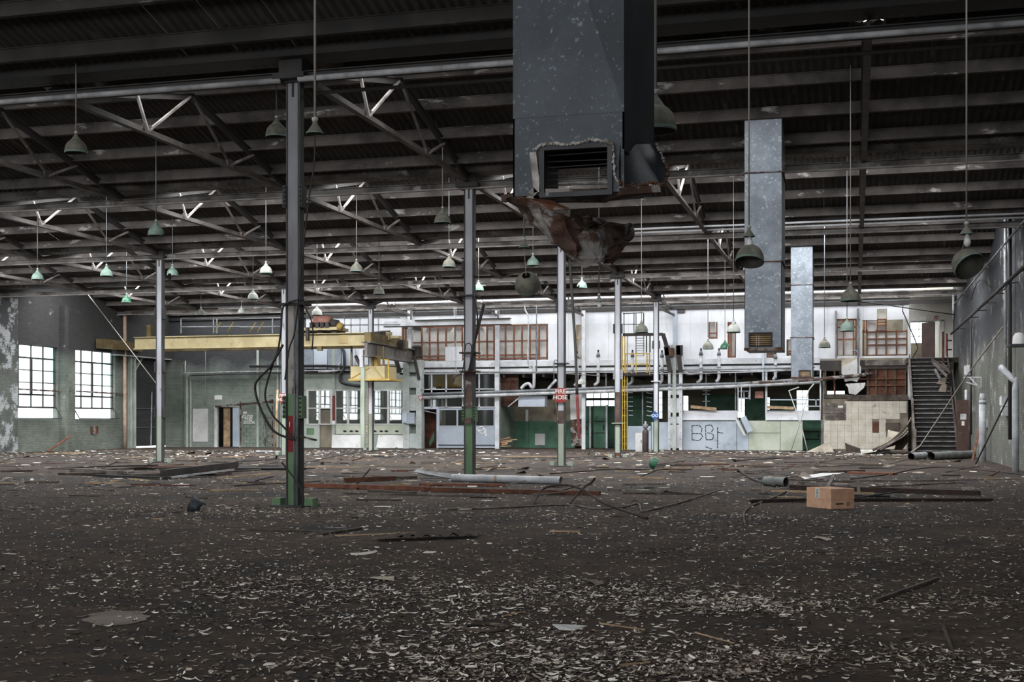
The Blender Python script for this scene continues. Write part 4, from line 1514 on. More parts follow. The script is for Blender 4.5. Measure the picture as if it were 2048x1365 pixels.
# end truck along the right runway
MB().bar((-24.42, yk - .3, (zk0 + zk1) / 2 + .05), (-24.42, YB - 1.6, (zk0 + zk1) / 2 - .05), .35, .55).build('end_truck', 'crane_dim', crane)
for v0, v1, u0, u1 in ((664, 670, 760, 778), (671, 680, 760, 778), (672, 677, 780, 797)):
    pr('drive_housing', u0, v0, u1, v1, yk + 2.2, .5, 'crane_yellow', crane)
pr('end_buffer', 797, 680, 806, 698, yk + 3.6, .3, 'machine_dark', crane)
MB().bar(at(748, 672, yk + 1), at(772, 668, yk + 3), .5, .35).build('drive_motor', 'machine_dark', crane)
# left end truck
MB().bar((XL + .4, yk - 1, zk0 + .3), (XL + .4, yk + 3, zk0 + .3), .4, .5).build('end_truck', 'crane_dim', crane)
pr('column_post', 293, 650, 301, 682, yk + .3, .3, 'crane_dim', crane)
# trolley
tp = yk + .9
zt0 = zk1
bx('trolley_frame', U(606, tp), U(684, tp), tp - .7, tp + .9, zt0 + .18, zt0 + .34, 'crane_yellow', crane)
for u in (612, 640, 668):
    p = at(u, 662, tp - .5)
    MB().tube([p, p + Vector((0, 1.2, 0))], .16, 10).build('trolley_wheel', 'machine_dark', crane)
MB().tube([at(630, 645, tp - .2), at(662, 645, tp - .2)], .36, 16).build('hoist_drum', 'crane_pink', crane, smooth=True)
MB().tube([at(662, 648, tp - .3), at(676, 650, tp - .3)], .26, 12).build('hoist_motor', 'machine_dark', crane, smooth=True)
MB().tube([at(676, 652, tp - .3), at(684, 656, tp - .3)], .22, 12).build('gear_case', 'crane_ochre', crane, smooth=True)
for u in (622, 633, 643, 653):
    pr('brake_block', u - 3, 645, u + 4, 656, tp - .75, .3, 'machine_dark', crane)
pr('hook_block', 611, 655, 616, 682, yk - .25, .2, 'machine_dark', crane)
pr('hook_block', 634, 693, 643, 702, yk - .05, .2, 'crane_dim', crane)
# walkway railing
yrail = yk + 2.3
for u in (362, 427, 434, 545, 689, 702, 720, 742, 757):
    MB().bar(at(u, 667, yrail), at(u, 638 if u < 600 else 634, yrail), .05, .05).build('rail_post', 'pipe_white', crane)
for (a, c, v) in ((362, 480, 637), (362, 480, 654), (480, 568, 637), (480, 568, 654), (660, 800, 637), (660, 800, 651)):
    MB().bar(at(a, v, yrail), at(c, v - 1, yrail), .05, .05).build('hand_rail', 'pipe_white' if a < 600 else 'pipe_grey', crane)
for u0 in (430, 455, 500, 515):
    MB().bar(at(u0, 664, yrail + .6), at(u0 + 12, 645, yrail + .6), .06, .06).build('rail_brace', 'crane_ochre', crane)
# hanging operator cab
cy_ = yk + .3
X0, X1, z0, z1 = R(701, 733, 769, 758, cy_)
cab = bx('operator_cab', X0, X1, cy_, cy_ + 1.8, z0, z1, 'crane_yellow', crane)
for a, c in (((702, 757), (738, 735)), ((748, 735), (766, 757))):
    MB().bar(at(*a, cy_ - .03), at(*c, cy_ - .03), .03, .05).build('cab_brace', 'crane_ochre', cab)
bx('cab_floor', X0 - .1, X1 + .3, cy_ - .05, cy_ + 1.9, z0 - .1, z0, 'crane_ochre', cab)
for u in (703, 745, 757, 767):
    MB().bar(at(u, 735, cy_ + .2), at(u, 693, cy_ + .2), .09, .09).build('cab_hanger', 'crane_dim', cab)
pr('cab_box', 748, 712, 756, 733, cy_ + .3, .4, 'crane_ochre', cab)
MB().bar(at(777, 720, cy_ + .2), at(777, 762, cy_ + .2), .06, .06).build('cab_ladder_rail', 'safety_yellow', cab)
MB().bar(at(768, 720, cy_ + .2), at(777, 720, cy_ + .2), .06, .06).build('cab_ladder_rail', 'safety_yellow', cab)
# right runway beam on row of columns
rb = thing('crane_runway', (-24.6, yk, 4.8), 'heavy grey crane runway beam beside the crane column', 'beam')
za, zb_ = V(716, -24.6, YA[4]), V(689, -24.6, YA[4])
MB().box(-24.5, -24.34, YA[4] - 2.0, YB - .1, za, zb_).build('beam_web', 'runway', rb)
MB().box(-24.66, -24.18, YA[4] - 2.0, YB - .1, zb_ - .04, zb_ + .02).build('top_flange', 'runway', rb)
MB().box(-24.66, -24.18, YA[4] - 2.0, YB - .1, za - .04, za).build('bottom_flange', 'runway', rb)
MB().bar(at(724, 700, YA[4] - 1.2), at(724, 735, YA[4] - 1.2), .2, .2).build('bracket_leg', 'col_grey', rb)
MB().bar(at(711, 712, YA[4] - .6), at(727, 745, YA[4] - .6), .14, .14).build('bracket_strut', 'machine_dark', rb)
MB().bar(at(726, 735, YA[4] - 1.2), at(726, 896, YA[4] - 1.2), .2, .15).build('support_leg', 'col_palegreen', rb)
ck = thing('pole_ladder', at(733, 895, YA[4] - .8), 'narrow ladder strip between the crane column and its support leg', 'ladder')
for u in (730.5, 736):
    MB().bar(at(u, 775, YA[4] - .8), at(u, 895, YA[4] - .8), .03, .03).build('rail', 'beige_pipe', ck)
for q in range(15):
    v = 780 + 7.8 * q
    MB().bar(at(730.5, v, YA[4] - .8), at(736, v, YA[4] - .8), .03, .04).build('rung', 'beige_pipe', ck)

# ------------------------------------------------------------------ crane piers


def pier(name, us, v0, label, m, Y, gap=()):
    t = thing(name, at((us[0] + us[-1]) / 2, 897, Y), label, 'pier')
    ROOT[t.name].z = 0
    t.location.z = 0
    for a, c in ((us[0], us[1]), (us[2], us[3])):
        X0, X1, _, z1 = R(a, v0, c, 897, Y)
        bx('pier_leg', X0, X1, Y, Y + .4, 0, z1, m, t)
        for q in range(14):
            zz = .2 + q * (z1 - .4) / 14
            MB().tube([((X0 + X1) / 2, Y - .02, zz), ((X0 + X1) / 2, Y, zz)], .025, 6).build('rivet', 'pipe_grey', t)
    for (va, vb) in gap:
        X0, X1, z0, z1 = R(us[1], va, us[2], vb, Y)
        bx('batten_plate', X0, X1, Y + .05, Y + .1, max(z0, 0), z1, m, t)
    X0, X1, z0, z1 = R(us[1], v0, us[2], 897, Y)
    bx('inner_web', X0, X1, Y + .38, Y + .4, 0, z1, 'green_wall', t)
    return t


p1 = pier('crane_pier', (806, 818, 832, 843), 720, 'pale green built-up steel pier left of the grey booth', 'steel_cutout', YB - .75,
          ((720, 745), (753, 776), (790, 822), (834, 850), (868, 897)))
pr('switch_box', 804, 826, 813, 846, YB - 1.0, .25, 'pale_blue', p1)
pr('switch_box', 812, 826, 828, 848, YB - .95, .2, 'blue_grey', p1)
tf = thing('transformer', at(836, 720, YB - .9), 'dark grey transformer drum on top of the pale green pier', 'transformer')
P = at(834, 717, YB - .5)
MB().lathe([(0, 0), (.24, 0), (.25, .1), (.25, .6), (.28, .62), (.28, .68), (.15, .74), (0, .74)], 16, P).build('tank', 'machine_dark', tf, smooth=True)
MB().bar(at(820, 700, YB - .5), at(820, 650, YB - .5), .2, .2).build('mast', 'white_steel', tf)
for q in range(4):
    MB().bar(at(806, 648 + 3 * q, YB - .6), at(842, 655 + 2 * q, YB - .4), .04, .05).build('cross_arm', 'machine_dark', tf)
MB().bar(at(828, 712, YB - .9), at(838, 760, YB - .9), .14, .12).build('strut', 'machine_dark', tf)
MB().bar(at(792, 720, YB - .9), at(800, 746, YB - .9), .2, .2).build('strut', 'machine_dark', tf)
p2 = pier('crane_pier', (1336, 1341, 1358, 1364), 690, 'white built-up steel pier with dark square gaps beside the BB graffiti panel', 'white_steel', YB - .75,
          ((700, 742), (775, 790), (797, 826), (834, 848), (850, 897)))
bx('centre_strip', U(1345, YB - .8), U(1352, YB - .8), YB - .8, YB - .72, 0, V(690, -9, YB), 'steel_cutout', p2)
for a, c in (((1332, 693), (1340, 745)), ((1356, 692), (1361, 745))):
    MB().bar(at(*a, YB - 1.0), at(*c, YB - 1.0), .22, .2).build('dark_bracket', 'machine_dark', p2)
pr('head_box', 1329, 692, 1338, 711, YB - 1.1, .4, 'machine_dark', p2)
pr('head_box', 1338, 696, 1347, 712, YB - 1.1, .3, 'rust', p2)
pr('head_box', 1353, 691, 1364, 710, YB - 1.1, .4, 'machine_dark', p2)
# crane conductor beams
cb = thing('conductor_beam', at(915, 645, YB - 1), 'long white steel beam hung before the stripped wall studs', 'beam')
bx('beam', U(768, YB - 1), U(1021, YB - 1), YB - 1, YB - .85, V(651, -18, YB), V(640, -18, YB), 'white_steel', cb)
bx('top_flange', U(830, YB - 1), U(1021, YB - 1), YB - 1.1, YB - .75, V(640, -18, YB), V(638.5, -18, YB), 'dark_steel', cb)
bx('bottom_flange', U(768, YB - 1), U(1021, YB - 1), YB - 1.1, YB - .75, V(652, -18, YB), V(650.5, -18, YB), 'dark_steel', cb)
for u in (822, 996):
    MB().bar(at(u, 622, YB - .9), at(u, 640, YB - .9), .08, .08).build('hanger', 'truss_steel', cb)

# ------------------------------------------------------------------ glazed screen and booth
gs = struct(thing('window_40', at(920, 790, YB)))
for (va, vb) in ((747, 780), (796, 815)):
    X0, X1, z0, z1 = R(846, va, 992, vb, YB)
    n_ = 5
    for i in range(n_):
        a, c = X0 + (X1 - X0) * i / n_, X0 + (X1 - X0) * (i + 1) / n_
        MB().box(a, c, YB + .06, YB + .065, z0, z1).build('pane', 'glass_dark', gs)
for u in (846, 863, 892, 925, 958, 990):
    pr('mullion', u - 1, 746, u + 1, 816, YB - .02, .1, 'white_steel', gs)
for v in (779, 795, 815):
    pr('transom', 846, v - 1, 992, v + 1, YB - .02, .1, 'white_steel', gs)
bt = thing('foreman_booth', at(935, 897, YB), 'grey blue booth with two dark windows between the pier and white post', 'booth')
bt.location.z = 0
ROOT[bt.name].z = 0
X0, X1, z0, z1 = R(876, 817, 990, 897, YB - .1)
zw0, zw1 = V(852, -17, YB), V(820, -17, YB)
wz = [(U(880, YB), U(914, YB), zw0, zw1), (U(917, YB), U(930, YB), zw0, zw1), (U(953, YB), U(988, YB), zw0, zw1)]
holed(MB(), 'y', YB - .1, YB - .05, X0, X1, .12, z1, wz).build('front_panel', 'blue_grey', bt)
for q in wz:
    MB().box(q[0], q[1], YB - .07, YB - .065, q[2], q[3]).build('pane', 'glass_dark', bt)
    MB().box(q[0], q[1], YB - .13, YB - .1, q[2] - .04, q[2]).build('sill', 'pale_blue', bt)
for v in (891, 895):
    pr('kick_rail', 876, v - 1, 990, v + 1, YB - .14, .04, 'pale_blue' if v > 893 else 'sign_dark', bt)
pr('door_jamb', 845, 817, 848, 897, YB - .1, .1, 'pale_blue', bt)
pr('door_jamb', 873, 817, 877, 897, YB - .12, .1, 'pale_blue', bt)
pr('door_head', 845, 816, 876, 819, YB - .1, .1, 'pale_blue', bt)
pr('inner_wall', 846, 819, 874, 897, YB + 1.2, .1, 'timber_brown', bt)
MB().poly([at(858, 885, YB + .2), at(868, 864, YB + .2), at(868, 880, YB + .2), at(860, 895, YB + .2)], (0, .03, 0)).build('fallen_panel', 'dark_green', bt)
MB().bar(at(848, 822, YB - .05), at(874, 828, YB + .3), .3, .04).build('dropped_head', 'blue_grey', bt)
# white scrawl on the booth
r5 = random.Random(9)
sc_ = [at(u, v, YB - .115) for u, v in ((953, 858), (960, 854), (968, 856), (962, 862), (955, 860), (964, 868), (972, 862), (968, 858), (970, 870), (973, 872), (971, 864))]
MB().tube(smoothpath(sc_, 4), .022, 5).build('paint_scrawl', 'sign_white', bt)
# corrugated brown sheet, hood, noticeboard
cs = thing('corrugated_sheet', at(1018, 780, YB + .6), 'brown corrugated sheet hanging beside the booth', 'sheet')
for q in range(12):
    u = 1001 + 3 * q
    pr('rib', u, 748, u + 1.7, 815 - (q % 3) * 2, YB + .5 + .03 * (q % 2), .03, 'timber_brown', cs)
pr('backing', 1000, 748, 1037, 812, YB + .57, .02, 'timber_old', cs)
hd = thing('fume_hood', at(1062, 803, YB - .4), 'blue grey sheet metal hood hanging left of the FIRE HOSE column', 'hood')
X0, X1, z0, z1 = R(1036, 793, 1089, 814, YB - .4)
mb = MB()
mb.add([(X0, YB - .4, z0), (X1, YB - .4, z0), (X1, YB - .25, z1), (X0, YB - .25, z1), (X0, YB + .3, z0), (X1, YB + .3, z0), (X1, YB + .3, z1), (X0, YB + .3, z1)],
       [(0, 1, 2, 3), (1, 5, 6, 2), (4, 0, 3, 7), (3, 2, 6, 7), (5, 4, 7, 6), (0, 4, 5, 1)])
mb.build('body', 'blue_grey', hd)
MB().bar(at(1016, 814, YB - .5), at(1042, 793, YB - .4), .05, .05).build('stay', 'pipe_white', hd)
for u in (1050, 1080):
    MB().bar(at(u, 793, YB - .1), at(u, 782, YB - .1), .03, .03).build('hanger', 'pipe_grey', hd)
nb = thing('notice_board', at(1008, 862, part_y - .1), 'pale framed notice board on the green and cream partition', 'board')
pr('panel', 999, 837, 1017, 861, part_y - .06, .04, 'panel_white', nb)
for q in ((998, 836, 1018, 838), (998, 860, 1018, 862.5), (1016, 836, 1018.5, 862)):
    pr('frame', *q, part_y - .09, .05, 'timber_brown', nb)
for q in range(9):
    a = at(998 + r5.uniform(0, 6), 893 - q * 1.6, YB - .4 + .1 * q)
    c = at(1014 + r5.uniform(0, 22), 893 - q * 2.0 - r5.uniform(0, 3), YB - .3 + .1 * q)
    a.z, c.z = max(a.z, .03), max(c.z, .03)
    tag(MB().bar(a, c, .1, .04).build('timber_plank', 'timber_red' if q % 2 else 'timber_pale'), '%s reddish plank in the small pile beside the booth' % ['lowest', 'second lowest', 'third lowest', 'fourth lowest', 'middle', 'fourth highest', 'third highest', 'second highest', 'topmost'][q], 'plank', 'planks beside the booth')
# leaning white / rusty sheets right of the fire hose column, red hose
for (pts, m, lab) in ((((1140, 790), (1165, 788), (1164, 838), (1141, 840)), 'panel_white', 'pale panel standing behind the FIRE HOSE column'),
                      (((1140, 842), (1165, 840), (1167, 893), (1143, 893)), 'rust_dark', 'charred panel standing on the floor right of the FIRE HOSE column'),
                      (((1104, 795), (1107, 795), (1114, 845), (1110, 845)), 'timber_grey', 'grey plank leaning left of the FIRE HOSE column')):
    tag(MB().poly([at(u, v, YB + 1.5) for u, v in pts], (0, .05, 0)).build('standing_panel', m), lab, 'panel')
hs = thing('fire_hose', at(1158, 880, YA[3] - 1.5), 'long pole-like hose, dark above and red below, hanging by the third column', 'hose')
hp_ = [at(u, v, YA[3] - 1.5) for u, v in ((1136, 470), (1146, 620), (1151, 700), (1154, 790))]
MB().tube(smoothpath(hp_, 4), .06, 8).build('upper_length', 'dark_steel', hs, smooth=True)
hp_ = [at(u, v, YA[3] - 1.5) for u, v in ((1154, 790), (1156, 830), (1158, 870), (1160, 878))]
MB().tube(smoothpath(hp_, 4), .065, 8).build('lower_length', 'hose_red', hs, smooth=True)

# ------------------------------------------------------------------ caged ladder and platform
yl = YB - 1.6
cl = thing('caged_ladder', at(1252, 900, yl), 'yellow access ladder rising to a small railed platform', 'ladder')
cl.location.z = 0
ROOT[cl.name].z = 0
for u in (1245, 1249.5, 1254.5):
    MB().bar(at(u, 672, yl), at(u, 900, yl), .05, .05).build('stile', 'safety_yellow', cl)
for q in range(10):
    v = 762 + 14 * q
    MB().bar(at(1245, v, yl), at(1254.5, v, yl), .025, .025).build('rung', 'safety_yellow', cl)
X0, X1, z0, z1 = R(1249, 749, 1298, 752, yl)
bx('platform', X0, X1, yl - .3, yl + 1.2, z0, z1 + .05, 'machine_dark', cl)
for u in (1251, 1272, 1294, 1299):
    MB().bar(at(u, 750, yl - .2), at(u, 707, yl - .2), .06, .06).build('rail_post', 'safety_yellow', cl)
for v in (708, 729):
    MB().bar(at(1249, v, yl - .2), at(1300, v, yl - .2), .05, .05).build('guard_rail', 'safety_yellow', cl)
for u in (1272, 1287.5):
    MB().bar(at(u, 626, yl + .4), at(u, 712, yl + .4), .05, .05).build('upper_stile', 'pipe_grey', cl)
for q in range(9):
    v = 672 + 5 * q
    MB().bar(at(1272, v, yl + .4), at(1287.5, v, yl + .4), .035, .035).build('upper_rung', 'pipe_grey', cl)
cage = [(1246, 627), (1268, 628), (1268, 650), (1246, 650)]
for a, c in (((1246, 628), (1286, 626)), ((1246, 649), (1286, 649)), ((1248, 626), (1248, 672)), ((1268, 626), (1268, 672)), ((1287, 626), (1287, 672))):
    MB().bar(at(*a, yl - .1), at(*c, yl - .1), .04, .04).build('cage_bar', 'dark_steel', cl)
ba = thing('cable_tray', at(1290, 670, yl), 'black cable tray arm bending down to the white pier', 'tray')
MB().bar(at(1246, 670, yl - .3), at(1326, 669, yl - .3), .12, .16).build('arm', 'machine_dark', ba)
MB().bar(at(1326, 668, yl - .3), at(1334, 695, yl - .3), .2, .2).build('drop', 'machine_dark', ba)
for u in (1293, 1300):
    MB().bar(at(u, 672, yl - .3), at(u, 706, yl - .3), .06, .06).build('strut', 'machine_dark', ba)

# gas bottle, cabinet, diamond sign
gp = fl(1291, 905)
gc = thing('gas_cylinder', gp, 'dark gas cylinder with valve head standing before the pale blue panel', 'cylinder')
MB().lathe([(0, 0), (.15, 0), (.16, .03), (.16, 1.0), (.13, 1.1), (.06, 1.16), (.05, 1.2)], 16, gp).build('bottle', 'cylinder_dark', gc, smooth=True)
MB().lathe([(.05, 1.18), (.13, 1.2), (.13, 1.38), (.1, 1.42), (0, 1.42)], 12, gp).build('guard_cap', 'pipe_grey', gc, smooth=True)
MB().tube([gp + Vector((0, 0, 1.4)), gp + Vector((0, 0, 1.55))], .05, 8).build('valve', 'lamp_white', gc)
MB().tube(smoothpath([gp + Vector((.05, 0, 1.5)), gp + Vector((.25, 0, 1.45)), gp + Vector((.28, 0, 1.2)), gp + Vector((.15, 0, 1.05))], 4), .015, 6).build('gas_hose', 'cable', gc)
ac = thing('steel_cabinet', fl(1278, 904), 'low white steel cabinet just left of the gas cylinder', 'cabinet')
q = fl(1278, 904)
bx('body', q.x - .18, q.x + .18, q.y, q.y + .4, 0, .95, 'panel_white', ac)
bx('door_panel', q.x - .16, q.x + .16, q.y - .01, q.y, .05, .9, 'panel_white', ac)
bx('handle', q.x + .1, q.x + .13, q.y - .03, q.y, .45, .6, 'sign_dark', ac)
yb5 = YA[4] - .2
ds = thing('diamond_sign', at(1310, 842, yb5), 'blue diamond eye protection sign on the farthest column', 'sign')
dc = at(1310, 832, yb5)
dd = .24
MB().poly([dc + Vector((-dd, 0, 0)), dc + Vector((0, 0, -dd)), dc + Vector((dd, 0, 0)), dc + Vector((0, 0, dd))], (0, .02, 0)).build('plate', 'sign_blue', ds)
for s in (-1, 1):
    MB().lathe([(.075, 0), (.075, .012), (.05, .012), (.05, 0)], 14, dc + Vector((s * .085, -.005, 0)), None, Matrix.Rotation(math.pi / 2, 3, 'X')).build('goggle_ring', 'sign_white', ds)
MB().bar(dc + Vector((-.17, -.01, .03)), dc + Vector((-.21, -.01, .02)), .03, .02).build('goggle_strap', 'sign_white', ds)
wsg = thing('wall_sign', at(1361, 626, YB - .05), 'dark grey sign with two lines high on the white wall', 'sign')
X0, X1, z0, z1 = R(1352, 615, 1370, 626.5, YB - .05)
bx('plate', X0, X1, YB - .06, YB - .03, z0, z1, 'sign_dark', wsg)
for v in (618.5, 623.5):
    for q in range(6):
        pr('letter_mark', 1353.5 + q * 2.6, v - 1, 1355.3 + q * 2.6, v + 1, YB - .065, .01, 'ink_soft', wsg)
tg = thing('warning_triangle', at(841, 799, YB - .78), 'small red and white triangle sign on the pier by the booth', 'sign')
c_ = at(841, 796, YB - .775)
MB().poly([c_ + Vector((-.16, 0, .09)), c_ + Vector((0, 0, -.19)), c_ + Vector((.16, 0, .09))], (0, .02, 0)).build('plate', 'sign_red', tg)
MB().poly([c_ + Vector((-.1, -.005, .06)), c_ + Vector((0, -.005, -.12)), c_ + Vector((.1, -.005, .06))], (0, .004, 0)).build('face', 'sign_white', tg)
MB().lathe([(0, .006), (.03, .005), (.03, 0)], 8, c_ + Vector((0, -.006, .0)), None, Matrix.Rotation(math.pi / 2, 3, 'X')).build('mark', 'ink', tg)

# ------------------------------------------------------------------ low wall with graffiti, hoods
def low(u0, v0, u1, v1, m, name='low_wall_panel', Y=YB - .3, d=.08):
    X0, X1, z0, z1 = R(u0, v0, u1, v1, Y)
    return bx(name, X0, X1, Y, Y + d, max(z0, 0) if v1 < 896 else 0, z1, m, BW)


gpanel = low(1365, 842, 1473, 902, 'pale_blue')
low(1474, 842, 1497, 902, 'pale_blue')
low(1497.5, 842, 1560, 866, 'pale_green_panel')
low(1497.5, 867, 1560, 902, 'pale_green_panel')
low(1561, 842, 1605, 902, 'pale_green_panel')
low(1256, 853, 1302, 902, 'pale_blue')
low(1303, 845, 1336, 902, 'pale_blue')
low(1341, 850, 1358, 902, 'pale_blue')
for (u0, u1) in ((1366, 1474), (1532, 1641)):
    X0, X1 = U(u0, YB - .3), U(u1, YB - .3)
    za, zb_ = V(841, X0, YB), V(822, X0, YB)
    mb = MB()
    mb.add([(X0, YB - .42, za), (X1, YB - .42, za), (X1, YB - .1, zb_), (X0, YB - .1, zb_), (X0, YB, za), (X1, YB, za), (X1, YB, zb_), (X0, YB, zb_)],
           [(0, 1, 2, 3), (1, 5, 6, 2), (4, 0, 3, 7), (3, 2, 6, 7), (5, 4, 7, 6), (0, 4, 5, 1)])
    mb.build('sloping_sill', 'white_paint', BW)
Yg = YB - .312


def stroke(pts):
    P = [at(u, v, Yg) for u, v in pts]
    for i in range(len(P) - 1):
        n_ = max(1, int((P[i + 1] - P[i]).length / .16))
        for q in range(n_):
            if r5.random() < .0:
                continue
            a, c = P[i].lerp(P[i + 1], q / n_), P[i].lerp(P[i + 1], (q + .85) / n_)
            MB().bar(a, c, .04, .008, up=(0, 1, 0)).build('graffiti_stroke', 'ink', gpanel)


ROOT[gpanel.name] = ROOT[BW.name]
stroke([(1384, 852), (1384, 880), (1398, 882), (1405, 875), (1403, 868), (1384, 867)])
stroke([(1384, 852), (1398, 851), (1404, 857), (1403, 867)])
stroke([(1411, 852), (1412, 880), (1424, 880), (1428, 872), (1422, 867), (1413, 866)])
stroke([(1411, 852), (1422, 850), (1427, 858), (1422, 866)])
stroke([(1435, 855), (1435, 898)])
stroke([(1435, 865), (1447, 867)])
stroke([(1411, 894), (1425, 899)])

# pipework along the soffit
rack = [
    (((846, 789), (1100, 781), (1345, 771), (1480, 768), (1640, 757)), .085, 'pipe_grey', 'long grey service pipe running right along the front of the dark undercroft'),
    (((846, 796), (1100, 787), (1345, 778), (1470, 773), (1640, 764)), .1, 'pipe_white', 'long white service pipe just under the grey one'),
    (((1500, 767), (1620, 762), (1660, 757), (1745, 749)), .1, 'rust_dark', 'thick rusty pipe end reaching over the tiled wall'),
    (((850, 746), (1000, 746), (1120, 744), (1345, 741), (1520, 738), (1630, 735)), .035, 'pipe_grey', 'thin pipe following the soffit edge'),
    (((1280, 748), (1420, 747), (1570, 742)), .03, 'pipe_white', 'thin white rod across the undercroft'),
    (((960, 744), (1075, 745), (1200, 752)), .02, 'rope', 'pale wire sagging under the soffit'),
]
for pts, r, m, lab in rack:
    cable('service_pipe', [at(u, v, YB - .7) for u, v in pts], r, m, lab, 'pipe', k=2, n=8)
for i, (u, vt, vb, dx) in enumerate(((1196.5, 702, 771, -8), (1265, 702, 770, -8), (1324, 703, 768, -5), (1402, 699, 766, -8), (1438, 699, 764, -6), (1551, 706, 760, -5), (1154, 705, 772, -5))):
    vp = thing('vent_pipe', at(u, vb, YB - .5), 'white vertical vent pipe rising above the soffit, number %s from the left' % ['second', 'third', 'fourth', 'fifth', 'sixth', 'seventh', 'first'][i], 'pipe', 'vent pipes')
    vp['label'] = '%s white vent pipe from the left along the far white wall' % ['second', 'third', 'fourth', 'fifth', 'sixth', 'rightmost', 'leftmost'][i]
    P = [at(u, vt + 8, YB - .5), at(u, vb - 8, YB - .5), at(u + dx * .4, vb - 3, YB - .5), at(u + dx, vb, YB - .5)]
    MB().tube(P, .085, 10).build('stack', 'pipe_white', vp, smooth=True)
    MB().tube([at(u, vt + 12, YB - .5), at(u, vt + 3, YB - .5)], .12, 10, r1=.06).build('cone', 'pipe_grey', vp, smooth=True)
    MB().tube([at(u, vt + 3, YB - .5), at(u, vt - 2, YB - .5)], .05, 8).build('cap', 'machine_dark', vp)
    MB().tube([at(u, vb - 30, YB - .5), at(u, vb - 28, YB - .5)], .11, 10).build('clamp', 'pipe_grey', vp)
for q, (pts, r, m, lab) in enumerate((
    (((1050, 606), (1050, 620), (1057, 640), (1056, 725), (1066, 738)), .04, 'pipe_white', 'pale bent pipe dropping from the roof left of the FIRE HOSE column'),
    (((1073, 605), (1073, 690), (1073, 745)), .03, 'pipe_grey', 'straight thin pipe dropping beside the pale bent pipe'),
    (((1068, 733), (1068, 770), (1064, 776), (1058, 768), (1050, 770), (1042, 778)), .09, 'pipe_white', 'white S-bend waste pipe under the soffit'),
    (((1113, 760), (1100, 774), (1095, 782)), .08, 'pipe_white', 'short sloping white pipe left of the third column'),
    (((1108, 765), (1108, 725), (1113, 721), (1118, 725)), .025, 'pipe_grey', 'grey hooked conduit left of the third column'),
    (((1365, 705), (1368, 745), (1400, 747)), .07, 'pipe_white', 'white elbow pipe right of the white pier'),
    (((1552, 757), (1555, 742), (1588, 738)), .06, 'pipe_white', 'white branch pipe behind the far duct'),
    (((1705, 703), (1712, 702), (1716, 712), (1716, 755)), .05, 'pipe_grey', 'grey hooked pipe at the burnt wall'),
    (((912, 605), (912, 690), (913, 745)), .018, 'pipe_white', 'thin white rod before the stripped studs'),
    (((908, 615), (911, 740)), .014, 'pipe_white', 'second thin white rod before the stripped studs'),
)):
    cable('drop_pipe', [at(u, v, YB - .6) for u, v in pts], r, m, lab, 'pipe', k=3, n=8)
for u in (1476, 1483, 1500):
    tag(MB().bar(at(u, 768, YB - .8), at(u, 824 if u < 1490 else 800, YB - .8), .04, .04).build('hanger_rod', 'pipe_white'), '%s white hanger rod below the service pipes, near the fallen light fitting' % {1476: 'left', 1483: 'middle', 1500: 'right'}[u], 'rod', 'hanger rods')
for (u, v0, v1) in ((1212, 742, 772), (1412, 740, 840), (1471, 740, 822), (1285, 785, 860)):
    pr('under_post', u - 1.2, v0, u + 1.2, v1, YB + .1, .06, 'pipe_grey', BW)
for v in (782, 789, 803):
    pr('shelf_bar', 1405, v - .7, 1420, v + .7, YB + .1, .04, 'pipe_grey', BW)
for a, c in (((1475, 783), (1500, 783)), ((1475, 797), (1500, 797)), ((1498, 783), (1498, 797)), ((1488, 783), (1488, 797)), ((1540, 800), (1640, 800)), ((1612, 813), (1640, 813)), ((1632, 799), (1632, 813))):
    MB().bar(at(*a, YB + .2), at(*c, YB + .2), .06, .06).build('frame_bar', 'pale_blue', BW)
pr('rusty_panel', 1510, 783, 1527, 797, YB + .2, .04, 'crane_pink', BW)
for q in range(6):
    v = 786 + 9 * q
    MB().bar(at(1257, v, YB + .6), at(1266, v, YB + .6), .04, .04).build('rack_rung', 'pipe_white', BW)
    MB().bar(at(1293, v, YB + .6), at(1304, v + 2, YB + .6), .04, .04).build('rack_rung', 'pipe_white', BW)
for (a, c, lab) in (((1382, 814), (1433, 819), 'pale timber shelf hanging over the BB graffiti panel'), ((1535, 815), (1588, 817), 'pale timber shelf on the sloping sill below the far duct')):
    tag(MB().bar(at(*a, YB - .3), at(*c, YB - .3), .25, .16).build('timber_shelf', 'timber_pale'), lab, 'shelf')
# hanging light fitting
lf = thing('light_fitting', at(1488, 868, YB - .8), 'fallen white fluorescent light fitting dangling by the graffiti panel', 'light fitting')
MB().bar(at(1472, 838, YB - .8), at(1490, 872, YB - .8), .1, .12).build('tray', 'panel_white', lf)
MB().bar(at(1486, 834, YB - .8), at(1500, 864, YB - .75), .08, .3).build('reflector', 'pale_blue', lf)
MB().bar(at(1480, 840, YB - .85), at(1493, 868, YB - .85), .05, .06).build('tube', 'sign_dark', lf)
for u in (1477, 1482):
    MB().bar(at(u, 768, YB - .72), at(u, 842, YB - .8), .025, .025).build('wire', 'pipe_white', lf)
for (pts, lab) in ((((1582, 892), (1600, 845), (1618, 780), (1628, 768)), 'pale bent strip crossing over another before the pale green panel'),
                   (((1615, 893), (1604, 858), (1592, 822), (1578, 782), (1598, 775)), 'pale bent strip with a kinked head before the pale green panel')):
    bs = [at(u, v, YB - 1.3) for u, v in pts]
    bs[0].z = .03
    cable('bent_strip', bs, .035, 'panel_white', lab, 'strip', k=1, n=5)

